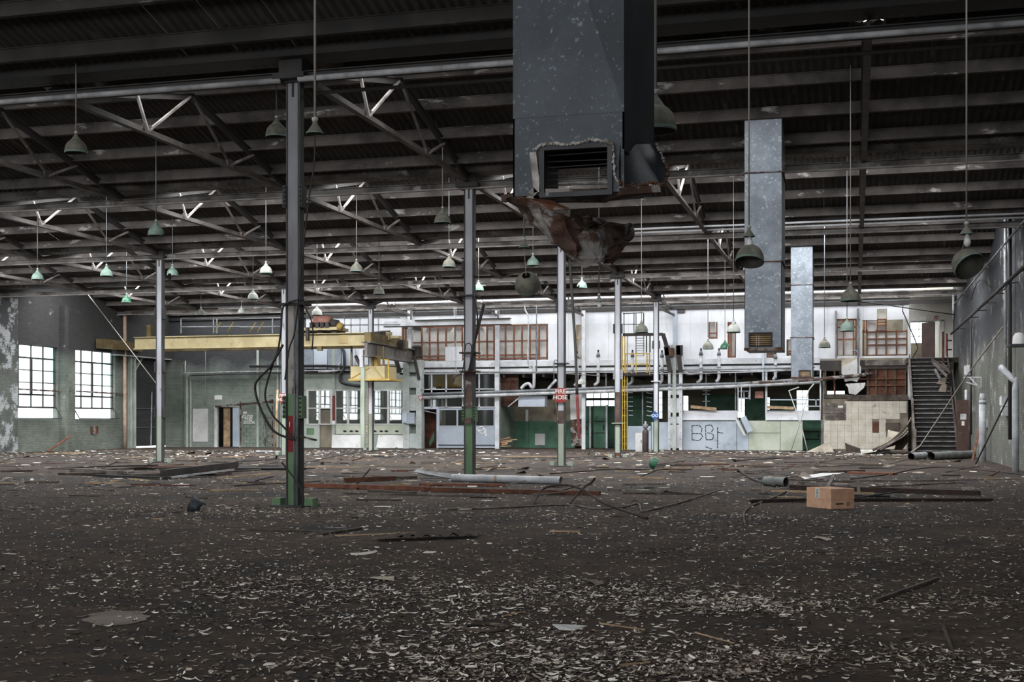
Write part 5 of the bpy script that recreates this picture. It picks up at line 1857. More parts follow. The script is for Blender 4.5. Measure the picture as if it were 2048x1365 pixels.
# ------------------------------------------------------------------ tiled wall and burnt framing
yt = YB - .5
TW = struct(thing('wall_tiled', (U(1730, yt), yt, 0)))
X0, X1 = U(1645, yt), U(1816, yt)
bx('wall_core', X0, X1, yt + .03, yt + .3, 0, V(795, X0, yt), 'tile_bed', TW)
cols, rows_ = 12, 8
v0t, v1t = 803, 899
for i in range(cols):
    for j in range(rows_):
        u0 = 1648 + i * 13.8
        v0 = v0t + j * 12
        um, vm = u0 + 7, v0 + 6
        if um < 1694 and vm < 842:
            continue
        if um > 1772 and 843 < vm < 872:
            continue
        if 1742 < um < 1758 and 843 < vm < 866:
            continue
        if um > 1800 and 826 < vm < 842:
            continue
        Xa, Xb, z0, z1 = R(u0, v0, u0 + 13.4, v0 + 11.7, yt)
        if z0 < 0:
            z0 = 0
        if z1 - z0 < .05:
            continue
        MB().box(Xa, Xb, yt + rng.uniform(-.006, .008), yt + .03, z0, z1).build('wall_tile', 'tile', TW)
for q in range(5):
    pr('plank', 1650, 807 + q * 7, 1692, 813.4 + q * 7, yt - .01, .04, 'timber_grey', TW)
pr('plank', 1694, 790, 1815, 801, yt - .06, .08, 'timber_old', TW)
pr('plank', 1648, 789, 1694, 797, yt - .05, .08, 'timber_old', TW)
pr('plank', 1771, 846, 1800, 862, yt - .02, .05, 'timber_old', TW)
pr('access_panel', 1745, 844, 1757.5, 866, yt - .01, .04, 'timber_brown', TW)
pr('white_patch', 1676, 812, 1686, 816, yt - .03, .02, 'sign_white', TW)
for (q, nm, m) in (((1733, 735, 1813, 790), 'brown_boarding', 'timber_brown'),):
    pr(nm, *q, YB - .2, .05, m, BW)
for u in (1736, 1752, 1772, 1790, 1811):
    pr('burnt_stud', u - 1.5, 735, u + 1.5, 790, YB - .32, .12, 'timber_old', BW)
for v in (737, 758, 771):
    pr('burnt_rail', 1690, v - 1.5, 1813, v + 1.5, YB - .34, .1, 'timber_brown' if v > 740 else 'timber_old', BW)
for u in (1651, 1669):
    pr('burnt_stud', u - 1.5, 740, u + 1.5, 792, YB - .2, .1, 'timber_brown', BW)
for pts, m, lab in ((((1685, 735), (1713, 718), (1722, 735), (1722, 752), (1714, 764), (1702, 762), (1690, 764), (1684, 748)), 'panel_white', 'torn white sheet flapping left of the burnt framing'),
                    (((1691, 768), (1731, 766), (1728, 776), (1712, 790), (1698, 788), (1696, 776)), 'panel_white', 'torn white sheet wedge below the other torn sheet'),
                    ):
    tag(MB().poly([at(u, v, YB - .36) for u, v in pts], (.0, .03, .0)).build('torn_sheet', m), lab, 'sheet')
pr('peeling_panel', 1683, 716, 1720, 748, YB - .06, .02, 'lino', BW)
pr('burnt_panel', 1735, 737, 1812, 738.5, YB - .36, .02, 'soot', BW)
pr('ceiling_strip', 1815.5, 660, 1822, 800, YB - .3, .3, 'panel_white', BW)

# curled lino and sheets at the foot of the tiles
lc = thing('curled_lino', fl(1790, 905), 'big sheet of lino curling up against the stair side', 'lino')
prof = []
for i in range(15):
    t_ = i / 14
    prof.append((1722 + 100 * t_ ** .8, 902 - 66 * t_ ** 2.6))
mb = MB()
vs = []
for i, (u, v) in enumerate(prof):
    for j in range(5):
        yy = 61.5 + j * .55
        p = at(u + 3 * j * (i / 14), v + (j * (1.2 if i < 6 else -1.5)) * .2, yy)
        p.z = max(p.z, .02) if i > 3 else .02 + .03 * i
        vs.append(p)
mb.add(vs, [(i * 5 + j, i * 5 + j + 1, (i + 1) * 5 + j + 1, (i + 1) * 5 + j) for i in range(14) for j in range(4)])
o = mb.build('sheet', 'lino', lc, smooth=True)
sm = o.modifiers.new('thickness', 'SOLIDIFY')
sm.thickness = .02
for q in range(3):
    pts = [at(u, v, 61.2 - .1 * q) for u, v in ((1745 + 8 * q, 901), (1775 + 5 * q, 888 - q), (1800 + 3 * q, 868 + 3 * q), (1815 + q, 850 + 6 * q))]
    for p in pts:
        p.z = max(p.z, .04)
    MB().tube(smoothpath(pts, 3), .07 - .015 * q, 6).build('rolled_edge', 'timber_grey' if q else 'lino_back', lc, smooth=True)
MB().poly([at(1772, 897, 62.5), at(1776, 860, 64), at(1800, 866, 64), at(1795, 890, 63)], (0, .02, 0)).build('backing_sheet', 'lino', lc)
MB().poly([at(1795, 880, 62.2), at(1812, 862, 62.4), at(1820, 880, 62.4), at(1805, 900, 62.2), at(1788, 901, 62.2)], (0, .02, 0)).build('underside', 'lino_back', lc)
for pts, m, lab in ((((1690, 880), (1700, 884), (1722, 892), (1745, 899), (1692, 897)), 'lino_back', 'dark curled panel lying below the tiled wall'),
                    (((1612, 901), (1630, 893), (1656, 881), (1662, 888), (1668, 901)), 'lino', 'pale sheet slumped against the green door recess')):
    P = [at(u, v, 64.5) for u, v in pts]
    zmin = min(p.z for p in P)
    for p in P:
        p.z -= zmin
    tag(MB().poly(P, (0, .04, .02)).build('slumped_panel', m), lab, 'panel')
c_ = fl(1662, 901)
tag(MB().tube([c_ + Vector((-.35, .4, .25)), c_ + Vector((.4, .3, .25))], .22, 12).build('cable_drum', 'timber_grey', smooth=True), 'short brown drum lying at the foot of the tiled wall', 'drum')

# ------------------------------------------------------------------ stairs
stx0, stx1 = 2.72, 4.45
sy0, sy1 = 60.5, 67.0
NS = 22
stairs = thing('staircase', ((stx0 + stx1) / 2, sy0, 0), 'worn dark timber staircase climbing to the brown door', 'staircase')
for k in range(NS):
    y = sy0 + (sy1 - sy0) * k / NS
    z = UPF * (k + 1) / NS
    jit = rng.uniform(-.008, .008)
    MB().box(stx0, stx1, y - .04, y + .3, z - .05, z + jit).build('tread', 'stair_wood', stairs)
    MB().box(stx0, stx1, y - .055, y - .035, z - .045, z + jit + .003).build('nosing', 'stair_edge', stairs)
    MB().box(stx0, stx1, y + .01, y + .03, z - UPF / NS, z - .05).build('riser', 'soot', stairs)
for x, m in ((stx0 - .06, 'timber_old'), (stx1 + .02, 'timber_old')):
    MB().bar((x, sy0 - .15, .12), (x, sy1 + .1, UPF + .05), .06, .36).build('stringer', m, stairs)
# handrails and boards
MB().bar((stx0 - .1, sy0 - .1, .0), (stx0 - .1, sy0 - .1, 1.2), .14, .14).build('newel_post', 'timber_grey', stairs)
MB().bar((stx0 - .12, sy0 - .1, 1.0), (stx0 - .14, sy1 - 1.5, 4.55), .07, .26).build('side_board', 'timber_grey', stairs)
MB().bar((stx0 - .14, sy0 + 1.0, .0), (stx0 - .14, sy0 + 1.0, 2.6), .09, .12).build('newel_post', 'timber_grey', stairs)
MB().bar((stx1 + .08, sy0 + .1, .9), (stx1 + .08, sy1 - 2.6, 4.0), .05, .12).build('side_board', 'timber_old', stairs)
MB().bar((stx1 + .05, sy0 - .1, .0), (stx1 + .05, sy0 - .1, 1.3), .09, .1).build('newel_post', 'timber_old', stairs)
MB().bar((stx1 + .05, sy1 - 2.4, 3.0), (stx1 + .05, sy1 - 2.4, 4.4), .2, .2).build('newel_post', 'soot', stairs)
# collapsed upper rail
for a, c, m in (((1864, 720, 66.5), (1900, 745, 63.5), 'timber_old'), ((1866, 725, 66.3), (1893, 752, 63.2), 'timber_grey'), ((1870, 740, 65), (1880, 758, 64), 'stair_edge'), ((1884, 726, 66.4), (1896, 742, 64.5), 'timber_grey')):
    MB().bar(at(*a), at(*c), .07, .12).build('fallen_rail', m, stairs)
for pts, lab in ((((1873, 768, 64.2), (1880, 757, 64.3), (1893, 756, 64.3), (1890, 770, 64.2)), 'upper crumpled grey scrap lying on the stairs'),
                 (((1876, 784, 63.3), (1882, 771, 63.4), (1893, 770, 63.4), (1892, 785, 63.3)), 'lower crumpled grey scrap lying on the stairs')):
    tag(MB().poly([at(*p) for p in pts], (.05, .1, .02)).build('crumpled_scrap', 'plaster'), lab, 'scrap')
# landing, cream wall with doorway
MB().box(stx0 - .2, XR, sy1 - .05, YR, UPF - .25, UPF).build('landing', 'timber_old', stairs)
yc2 = 70.6
dq = R(1821, 643, 1884, 720, yc2)
xa, xb = U(1806, yc2), XR
struct(holed(MB(), 'y', yc2, yc2 + .12, xa, xb, UPF, 9.4, [(dq[0], dq[1], UPF - .1, dq[3])]).build('wall_landing', 'cream_wall'))
t = struct(thing('door_20', (dq[0], yc2, UPF)))
bx('frame_post', dq[1] - .02, dq[1] + .1, yc2 - .06, yc2 + .14, UPF, dq[3] + .06, 'panel_white', t)
bx('frame_head', dq[0], dq[1] + .1, yc2 - .06, yc2 + .14, dq[3], dq[3] + .08, 'panel_white', t)
P0, P1 = at(1844, 700, yc2 + .7), at(1869.5, 700, yc2 + .15)
MB().bar((P0.x, P0.y, UPF + 1.05), (P1.x, P1.y, UPF + 1.05), .05, 2.08).build('leaf', 'door_brown', t)
bx('room_wall', U(1880, yc2), U(1880, yc2) + .1, yc2 + .2, YR, UPF, 9, 'cream_wall', BW)
MB().box(U(1818, YB), XR, YB + .1, YR, 8.0, 8.1).build('room_ceiling', 'cream_wall', BW)
ex = thing('exit_sign', at(1872, 636, yc2 - .05), 'small red lettered sign above the upper doorway', 'sign')
X0, X1, z0, z1 = R(1868, 632, 1875, 641, yc2 - .04)
bx('plate', X0, X1, yc2 - .05, yc2 - .02, z0, z0 + .55 * (z1 - z0), 'sign_red', ex)
bx('pictogram', X0 + .07, X1 - .07, yc2 - .055, yc2 - .05, z0 + .04, z0 + .1, 'sign_white', ex)
for q in (0, 1):
    bx('letter_mark', X0 + .02 + q * .1, X0 + .08 + q * .1, yc2 - .03, yc2 - .02, z0 + .65 * (z1 - z0), z1, 'sign_red', ex)
tag(pr('paper_notice', 1840, 633, 1853, 641, yc2 - .02, .012, 'sign_white'), 'pale paper notice on the cream wall over the stairs', 'notice')
cable('sagging_wire', [at(u, v, 67.5) for u, v in ((1718, 604), (1806, 611), (1805, 622), (1830, 680), (1836, 697), (1822, 722))], .03, 'cable', 'kinked black conduit hanging before the cream wall', 'wire', k=1, n=6)
cable('sagging_wire', [at(u, v, 66.5) for u, v in ((1718, 603), (1790, 613), (1910, 630))], .03, 'cable', 'black cable swagged from the roof post to the right wall', 'wire', k=4, n=6)

# ------------------------------------------------------------------ right wall fittings
xr_ = XR - .15


def wx(u, v, X=None):
    return atX(u, v, xr_ if X is None else X)


zz_ = wx(1980, 593, 4.55).z
cable('wall_rail', [(4.62, 66.5, zz_), (4.62, 50, zz_), (4.62, 30, zz_)], .06, 'dark_steel', 'dark horizontal pipe bracketed along the right brick wall', 'pipe', k=1)
zz2 = wx(1980, 520, 4.7).z
cable('wall_rail', [(4.75, 66.5, zz2), (4.75, 50, zz2), (4.75, 30, zz2)], .035, 'pipe_grey', 'thin grey conduit high along the right brick wall', 'pipe', k=1)
zz3 = wx(1990, 512, 4.7).z - .9
for q in range(9):
    y = 36 + q * 3.4
    MB().bar((4.6, y, zz_), (5.0, y, zz_ + .02), .04, .04).build('pipe_bracket', 'dark_steel', wall_right)
rp = fl(2031, 945)
cable('grey_pipe', [rp + Vector((0, 0, .0)), rp + Vector((0, 0, 2.5)), rp + Vector((0, 0, 2.72)), rp + Vector((-.12, .1, 2.85)), atD(2002, 735, (CY * rp.y - SY * rp.x) + .6)], .1, 'pvc',
      'tall grey pipe with an elbow at the far right wall', 'pipe', k=2, n=12)
q = atX(1965, 918, 4.7)
q.z = 0
pp = thing('white_pipe', q, 'upright white plastic pipe near the right wall, right of the stairs', 'pipe')
MB().tube([q, q + Vector((0, 0, 2.35))], .13, 12).build('pipe', 'pvc', pp, smooth=True)
MB().tube([q + Vector((0, 0, 2.35)), q + Vector((0, 0, 2.6))], .13, 12, r1=.09).build('reducer', 'pvc', pp, smooth=True)
MB().tube([q + Vector((0, 0, 2.2)), q + Vector((0, 0, 2.26))], .145, 12).build('clamp', 'pipe_grey', pp)
for (u, v0, v1, r, m, lab) in ((2011, 425, 735, .05, 'pipe_white', 'pale downpipe on the right wall from roof to elbow'), (2020, 425, 880, .06, 'dark_steel', 'dark downpipe beside the pale one on the right wall'),
                               (1942, 640, 870, .05, 'dark_steel', 'dark conduit on the right wall above the white pipe'), (1907, 590, 640, .06, 'pipe_white', 'short white pipe high in the far right corner'),
                               (1932, 780, 905, .06, 'pipe_white', 'thin white pipe behind the brown cupboard')):
    a, c = wx(u, v0), wx(u, v1)
    o = MB().tube([a, (a.x, a.y, c.z)], r, 10).build('wall_downpipe', m, smooth=True)
    tag(o, lab, 'pipe')
kq = fl(1926, 912)
kb = thing('tall_cupboard', kq, 'narrow dark brown cupboard standing at the right foot of the stairs', 'cupboard')
bx('body', kq.x - .24, kq.x + .24, kq.y, kq.y + .5, 0, 2.5, 'door_brown', kb)
bx('door_panel', kq.x - .21, kq.x + .21, kq.y - .015, kq.y, .1, 2.4, 'door_brown', kb)
bx('label_plate', kq.x - .12, kq.x + .14, kq.y - .025, kq.y - .015, 1.62, 1.88, 'pipe_white', kb)
bx('paper_tag', kq.x - .06, kq.x + .06, kq.y - .025, kq.y - .015, 1.35, 1.55, 'cream_wall', kb)
bx('kick_strip', kq.x - .22, kq.x + .22, kq.y - .02, kq.y, 1.0, 1.04, 'timber_old', kb)
for (u0, v0, u1, v1, lab) in ((1922, 738, 1937, 751, 'white junction box on the right wall above the cupboard'), (2004, 793, 2012, 813, 'white switch box low on the right wall'),
                              (2007, 815, 2014, 832, 'grey switch box under the white one on the right wall'), (1965, 839, 1973, 856, 'small grey box on the right wall behind the white pipe')):
    a, c = wx(u0, v0, 4.95), wx(u1, v1, 4.95)
    o = thing('switch_box', (4.9, a.y, c.z), lab, 'box')
    y0_, y1_ = min(a.y, c.y), max(a.y, c.y)
    zm0, zm1 = min(a.z, c.z), max(a.z, c.z)
    y1_ = min(y1_, y0_ + .6)
    bx('casing', 4.82, 5.0, y0_, y1_, zm0, zm1, 'pipe_white' if 'white' in lab else 'pipe_grey', o)
    bx('cover', 4.8, 4.82, y0_ + .03, y1_ - .03, zm0 + .04, zm1 - .04, 'panel_white' if 'white' in lab else 'pipe_grey', o)
# bracket frame and hanging rods on the right wall
bf = thing('wall_bracket', wx(1925, 760, 4.4), 'pale tubular bracket frame projecting from the right wall', 'bracket')
for a, c in (((1928, 755, 4.4), (1962, 755, 4.6)), ((1933, 765, 4.4), (1957, 772, 4.5)), ((1940, 756, 4.4), (1955, 772, 4.4)), ((1962, 755, 4.6), (1962, 777, 4.6)), ((1947, 757, 4.4), (1947, 767, 4.4))):
    MB().bar(wx(a[0], a[1], a[2]), wx(c[0], c[1], c[2]), .04, .04).build('tube', 'pipe_white', bf)
cable('stay_rod', [wx(2006, 655, 4.7), wx(1955, 722, 4.5), wx(1925, 765, 4.2), at(1840, 893, 59.8), at(1822, 905, 59)], .03, 'rope', 'long pale rod slanting from the right wall across the stairs', 'rod', k=1)
tag(MB().bar(at(1944, 925, 52), at(1960, 853, 54), .08, .05).build('leaning_plank', 'timber_red'), 'reddish plank leaning by the upright white pipe', 'plank')
tag(MB().bar(at(1948, 935, 47), at(2025, 778, 44), .04, .04).build('leaning_rod', 'dark_steel'), 'thin dark rod leaning against the right wall', 'rod')
cable('wall_cable', [wx(u, v, 4.8) for u, v in ((2025, 560), (1995, 585), (1960, 560), (1942, 600))], .02, 'cable', 'dark cable looping over the right wall', 'cable')
sh = thing('wall_fixture', wx(2036, 690, 4.7), 'white bowl fixture on a small shelf at the right picture edge', 'fixture')
p = wx(2038, 690, 4.6)
MB().lathe([(.0, .36), (.1, .34), (.17, .24), (.19, .0)], 14, p).build('bowl', 'panel_white', sh, smooth=True)
bx('shelf', 4.3, 5.0, p.y - .5, p.y + .4, p.z - .06, p.z, 'galv_dark', sh)
rd = thing('fire_pipe', wx(1893, 700, 4.6), 'red and dark upright pipe stub beside the top of the stairs', 'pipe')
a_ = at(1893.5, 712, 66)
MB().tube([a_, a_ + Vector((0, 0, 1.1))], .05, 8).build('riser', 'hose_red', rd)
for q in (.3, .75):
    MB().tube([a_ + Vector((0, 0, q)), a_ + Vector((.25, 0, q))], .035, 8).build('branch', 'machine_dark', rd)
MB().box(a_.x - .22, a_.x - .12, a_.y, a_.y + .1, a_.z - .6, a_.z + 1.2).build('post', 'timber_brown', rd)

# ================================================================== FLOOR DEBRIS


def flakes(name, pos, lmin, lmax, wmin, wmax, mats, probs, label, cat, seed, lift=.012, curl=1.6):
    g_ = np.random.default_rng(seed)
    n = len(pos)
    Ln = g_.uniform(lmin, lmax, n) * g_.uniform(.6, 1.3, n)
    W = g_.uniform(wmin, wmax, n)
    yaw = g_.uniform(0, 2 * np.pi, n)
    cv = g_.uniform(-.2, 1, n) * curl
    bend = g_.uniform(-1, 1, n) * .5
    tilt = g_.normal(0, .18, n)
    S = 4
    verts = np.zeros((n, S * 2, 3))
    for s in range(S):
        t = s / (S - 1) - .5
        wv = W * (1 - .75 * (2 * t) ** 2 * g_.uniform(.3, 1, n))
        x = Ln * t
        z = Ln * cv * .35 * t * t
        for e, sg in enumerate((-1, 1)):
            y = sg * wv / 2 + Ln * bend * t * t
            zz = z + sg * wv * tilt + np.abs(tilt) * wv
            verts[:, s * 2 + e, 0] = pos[:, 0] + x * np.cos(yaw) - y * np.sin(yaw)
            verts[:, s * 2 + e, 1] = pos[:, 1] + x * np.sin(yaw) + y * np.cos(yaw)
            verts[:, s * 2 + e, 2] = lift * g_.uniform(.2, 1, n) * .5 + zz + .002
    base = (np.arange(n) * S * 2)[:, None, None]
    q = np.array([[0, 2, 3, 1], [2, 4, 5, 3], [4, 6, 7, 5]])[None]
    faces = (base + q).reshape(-1, 4)
    me = bpy.data.meshes.new(name)
    me.vertices.add(n * S * 2)
    me.vertices.foreach_set('co', verts.reshape(-1))
    nf = len(faces)
    me.loops.add(nf * 4)
    me.loops.foreach_set('vertex_index', faces.reshape(-1).astype(np.int32))
    me.polygons.add(nf)
    me.polygons.foreach_set('loop_start', np.arange(nf, dtype=np.int32) * 4)
    me.polygons.foreach_set('loop_total', np.full(nf, 4, dtype=np.int32))
    mi = np.repeat(g_.choice(len(mats), n, p=probs), 3).astype(np.int32)
    for m in mats:
        me.materials.append(MATS[m])
    me.polygons.foreach_set('material_index', mi)
    me.update(calc_edges=True)
    me.validate()
    o = bpy.data.objects.new(name, me)
    COL.objects.link(o)
    o['kind'] = 'stuff'
    tag(o, label, cat)
    return o


def floor_points(n, z0, z1, seed, power=1.0):
    """points on the floor inside the view between depths z0 and z1 (uniform per area when power=1)"""
    g_ = np.random.default_rng(seed)
    Z = np.sqrt(g_.uniform(0, 1, n) ** power * (z1 ** 2 - z0 ** 2) + z0 ** 2)
    xc = g_.uniform(-.46, .46, n) * Z
    P = np.zeros((n, 3))
    P[:, 0] = CY * xc - SY * Z
    P[:, 1] = SY * xc + CY * Z
    return P[(P[:, 0] > XL + .3) & (P[:, 0] < XR - .1)]


def clusters(spec, seed):
    g_ = np.random.default_rng(seed)
    out = []
    for (u, v, rx, ry, n) in spec:
        c = fl(u, v)
        a = np.zeros((n, 3))
        ex, ey = g_.normal(0, rx, n), g_.normal(0, ry, n)
        a[:, 0] = c.x + CY * ex - SY * ey
        a[:, 1] = c.y + SY * ex + CY * ey
        out.append(a)
    P = np.concatenate(out)
    return P[(P[:, 0] > XL + .3) & (P[:, 0] < XR - .1)]


spec = [(615, 1175, .9, .7, 420), (480, 1160, 1.4, .8, 240), (700, 1200, 1.2, .8, 320), (1480, 1215, .35, .28, 330), (1600, 1210, .7, .25, 260), (1180, 1195, .8, .5, 380), (1050, 1185, .8, .5, 300),
        (1000, 1310, .6, .45, 600), (1100, 1350, .6, .3, 420), (1250, 1290, .7, .5, 320), (650, 1028, 1.6, .5, 330), (560, 1022, 1.8, .6, 220), (210, 1018, 1.6, .6, 220), (330, 1040, 1.5, .8, 120),
        (1430, 1060, 1.2, 1.2, 300), (1500, 1035, .4, .3, 110), (1750, 1040, 1.5, .8, 180), (1900, 1200, .5, .3, 150), (1750, 1310, .5, .25, 260), (900, 1230, .9, .6, 300), (760, 1260, .8, .6, 240),
        (1380, 1180, .8, .5, 220), (1640, 1110, 1.4, .9, 160), (1150, 1030, 2.0, 1.2, 220), (820, 1040, 2.0, 1.2, 200), (1960, 1350, .4, .15, 140), (550, 1340, .8, .4, 120)]
P = np.concatenate([floor_points(1700, 6.8, 17, 1), floor_points(4600, 15, 34, 2), clusters(spec, 3)])
flakes('paint_flakes', P, .025, .095, .006, .02, ['flake_white', 'flake_grey', 'flake_brown'], [.55, .3, .15], 'curled pale paint flakes strewn all over the factory floor', 'paint flakes', 4, curl=2.6)
P = np.concatenate([floor_points(9000, 6.8, 15, 5), floor_points(6000, 15, 30, 6), clusters(spec, 8), clusters([(1490, 1318, .2, .14, 1500), (1430, 1345, .2, .08, 900), (900, 1340, .7, .3, 500)], 18)])
flakes('dirt_crumbs', P, .012, .05, .008, .022, ['flake_brown', 'flake_grey', 'flake_white'], [.62, .28, .1], 'small brown and grey crumbs of dirt and paint on the floor', 'crumbs', 7, curl=.8)
P = np.concatenate([floor_points(160, 14, 26, 15), floor_points(2800, 26, 68, 9)])
P = P[P[:, 1] < YB - .4]
flakes('litter_strips', P, .08, .4, .012, .05, ['flake_white', 'flake_grey', 'flake_brown', 'timber_pale'], [.34, .34, .24, .08], 'mixed strips of litter and splinters across the far floor', 'litter', 10, curl=.4)
# bright litter band before the left windows
P = floor_points(2600, 54, 68, 12)
P2 = clusters([(1600, 905, 3.2, 1.2, 260), (1740, 910, 2.2, 1.5, 260), (1400, 908, 3, 1.2, 140)], 22)
P2 = P2[P2[:, 1] < 66.5]
P = np.concatenate([P[(P[:, 0] < -19) & (P[:, 1] < YB - .3)], P2])
flakes('plaster_litter', P, .05, .28, .015, .06, ['flake_white', 'panel_white', 'flake_grey'], [.5, .2, .3], 'pale plaster litter on the far floor, before the windows and tiled wall', 'litter', 13, curl=.3)

# bits that can be told apart
r7 = random.Random(33)
LAND = [('the nearest column', XA, YA[0]), ('the second column', XA, YA[1]), ('the FIRE HOSE column', XA, YA[2]), ('the caged ladder column', XA, YA[3]), ('the diamond sign column', XA, YA[4]),
        ('the column by the dark heap', XB_, YA[2]), ('the crane column', XB_, YA[4]), ('the half hidden column', XB_, YA[3])]
for nm_, u_, v_ in (('the cardboard box', 1668, 1018), ('the long white pipe', 1000, 966), ('the stairs', 1870, 911), ('the tiled wall', 1730, 905), ('the graffiti panel', 1420, 903), ('the booth', 930, 900),
                    ('the left windows', 130, 900), ('the left doorway', 455, 896), ('the dark heap', 250, 950), ('the fallen green shade', 1307, 941), ('the right wall', 2010, 940), ('the white pier', 1350, 901), ('the crumpled pipework', 545, 914)):
    q_ = fl(u_, v_)
    LAND.append((nm_, q_.x, q_.y))
COLW = {'timber_old': 'dark', 'timber_grey': 'grey', 'timber_brown': 'brown', 'timber_pale': 'pale', 'soot': 'black', 'flake_grey': 'light grey', 'plaster': 'grey', 'lino_back': 'dark brown'}
USED = set()


def whereabouts(p):
    nm, x, y = min(LAND, key=lambda l: (l[1] - p.x) ** 2 + (l[2] - p.y) ** 2)
    dx, dy = p.x - x, p.y - y
    ex, ez = CY * dx + SY * dy, CY * dy - SY * dx
    side = ('left of' if ex < 0 else 'right of') if abs(ex) > abs(ez) else ('before' if ez < 0 else 'behind')
    dist = math.hypot(dx, dy)
    return ('just ' if dist < 2 else 'well ' if dist > 4.5 else '') + side + ' ' + nm


ZB = [(24, 34, 40), (34, 46, 70), (46, 62, 90)]
MT = ['timber_old', 'timber_grey', 'timber_old', 'timber_brown', 'timber_old', 'timber_grey', 'timber_pale', 'soot']
for (z0, z1, n) in [(a, b_, int(c * 1.5)) for a, b_, c in ZB]:
    for k in range(n):
        Z = math.sqrt(r7.uniform(z0 * z0, z1 * z1))
        u = r7.uniform(-40, 2060)
        p = atD(u, HOR, Z)
        if not (XL + 1.5 < p.x < XR - 1.2):
            continue
        if p.y > YB - 1.6 or abs(p.x - XA) < .7:
            continue
        Ln = r7.choice((.5, .8, 1.2, 1.8, 2.6)) * r7.uniform(.7, 1.2)
        a = r7.gauss(0, .45)
        w, hgt = r7.uniform(.03, .09), r7.uniform(.015, .045)
        d_ = Vector((math.cos(a), math.sin(a), 0)) * Ln / 2
        q0, q1 = p - d_, p + d_
        if max(q0.x, q1.x) > XR - .2 or max(q0.y, q1.y) > YB - 1:
            continue
        q0.z = q1.z = hgt / 2
        if r7.random() < .2:
            q1.z += r7.uniform(.05, .2)
        mt = MT[r7.randrange(len(MT))]
        tp_ = r7.uniform(.5, 1)
        lab = '%s %s timber scrap%s %s' % ('short' if Ln < .75 else 'long' if Ln > 1.5 else 'middling', COLW[mt], ' tilting up' if q1.z > hgt else '', whereabouts(p))
        if lab in USED:
            continue
        USED.add(lab)
        o = MB().bar(q0, q1, w, hgt, taper=tp_).build('timber_scrap', mt)
        tag(o, lab, 'scrap', 'timber scraps on the floor')
for k in range(44):
    Z = math.sqrt(r7.uniform(26 ** 2, 62 ** 2))
    p = atD(r7.uniform(0, 2048), HOR, Z)
    if not (XL + 1.5 < p.x < XR - 1) or p.y > YB - 1.8:
        continue
    n_ = r7.randrange(5, 8)
    R_ = r7.uniform(.12, .32)
    a0 = r7.random() * 6
    pts = [Vector((p.x + R_ * r7.uniform(.5, 1.2) * math.cos(a0 + 6.283 * i / n_), p.y + R_ * r7.uniform(.5, 1.2) * math.sin(a0 + 6.283 * i / n_), .01 + (r7.uniform(0, .12) if i < 2 else 0))) for i in range(n_)]
    mt = r7.choice(('flake_grey', 'plaster', 'timber_old', 'lino_back', 'timber_grey'))
    lab = '%s %s flat board fragment %s' % ('small' if R_ < .2 else 'large', COLW[mt], whereabouts(p))
    if lab in USED:
        continue
    USED.add(lab)
    o = MB().poly(pts, (0, 0, .015)).build('board_fragment', mt)
    tag(o, lab, 'fragment', 'board fragments on the floor')

# --- named pieces
A, B, C = fl(1662, 1019), fl(1708, 1017.5), fl(1630, 1013.5)
ex_ = (B - A).normalized()
ey_ = Vector((-ex_.y, ex_.x, 0))
la, lb, lh = (B - A).length, abs((C - A).dot(ey_)), .345
box = thing('cardboard_box', A, 'brown cardboard box with a white label standing on the right of the floor', 'box')


def obox(name, x0, x1, y0, y1, z0, z1, m, parent):
    P_ = lambda x, y, z: A + ex_ * x + ey_ * y + Vector((0, 0, z))
    vs = [P_(x0, y0, z0), P_(x1, y0, z0), P_(x1, y1, z0), P_(x0, y1, z0), P_(x0, y0, z1), P_(x1, y0, z1), P_(x1, y1, z1), P_(x0, y1, z1)]
    return MB().add(vs, [(0, 3, 2, 1), (4, 5, 6, 7), (0, 1, 5, 4), (1, 2, 6, 5), (2, 3, 7, 6), (3, 0, 4, 7)]).build(name, m, parent)


obox('carton', 0, la, 0, lb, 0, lh, 'cardboard', box)
obox('flap', -.004, la + .004, -.004, lb / 2 - .003, lh - .18, lh + .004, 'cardboard', box)
obox('flap', -.002, la + .002, lb / 2 + .003, lb + .003, lh, lh + .004, 'cardboard', box)
obox('label_strip', -.008, -.004, lb * .45, lb * .63, lh * .5, lh + .006, 'tape', box)
for q in range(6):
    obox('label_mark', -.0095, -.008, lb * .5, lb * .58, lh * (.56 + .07 * q), lh * (.59 + .07 * q), 'ink_soft', box)
obox('printed_line', la * .2, la * .53, -.006, -.004, lh * .22, lh * .28, 'ink', box)
cz_ = A + ex_ * la * .73 + Vector((0, 0, lh * .25)) - ey_ * .005
n_ = 18
vs, fs = [], []
for i in range(n_):
    a = 6.2832 * i / n_
    for rr in (.036, .024):
        vs.append(cz_ + ex_ * rr * math.cos(a) + Vector((0, 0, rr * math.sin(a))))
fs = [(2 * i, 2 * i + 1, (2 * i + 3) % (2 * n_), (2 * i + 2) % (2 * n_)) for i in range(n_)]
MB().add(vs, fs).build('printed_emblem', 'ink_soft', box)
MB().poly([cz_ + ex_ * .014 * math.cos(a) + Vector((0, 0, .014 * math.sin(a))) for a in (0.5, 2.6, 4.7)], tuple(-ey_ * .001)).build('printed_emblem', 'ink_soft', box)

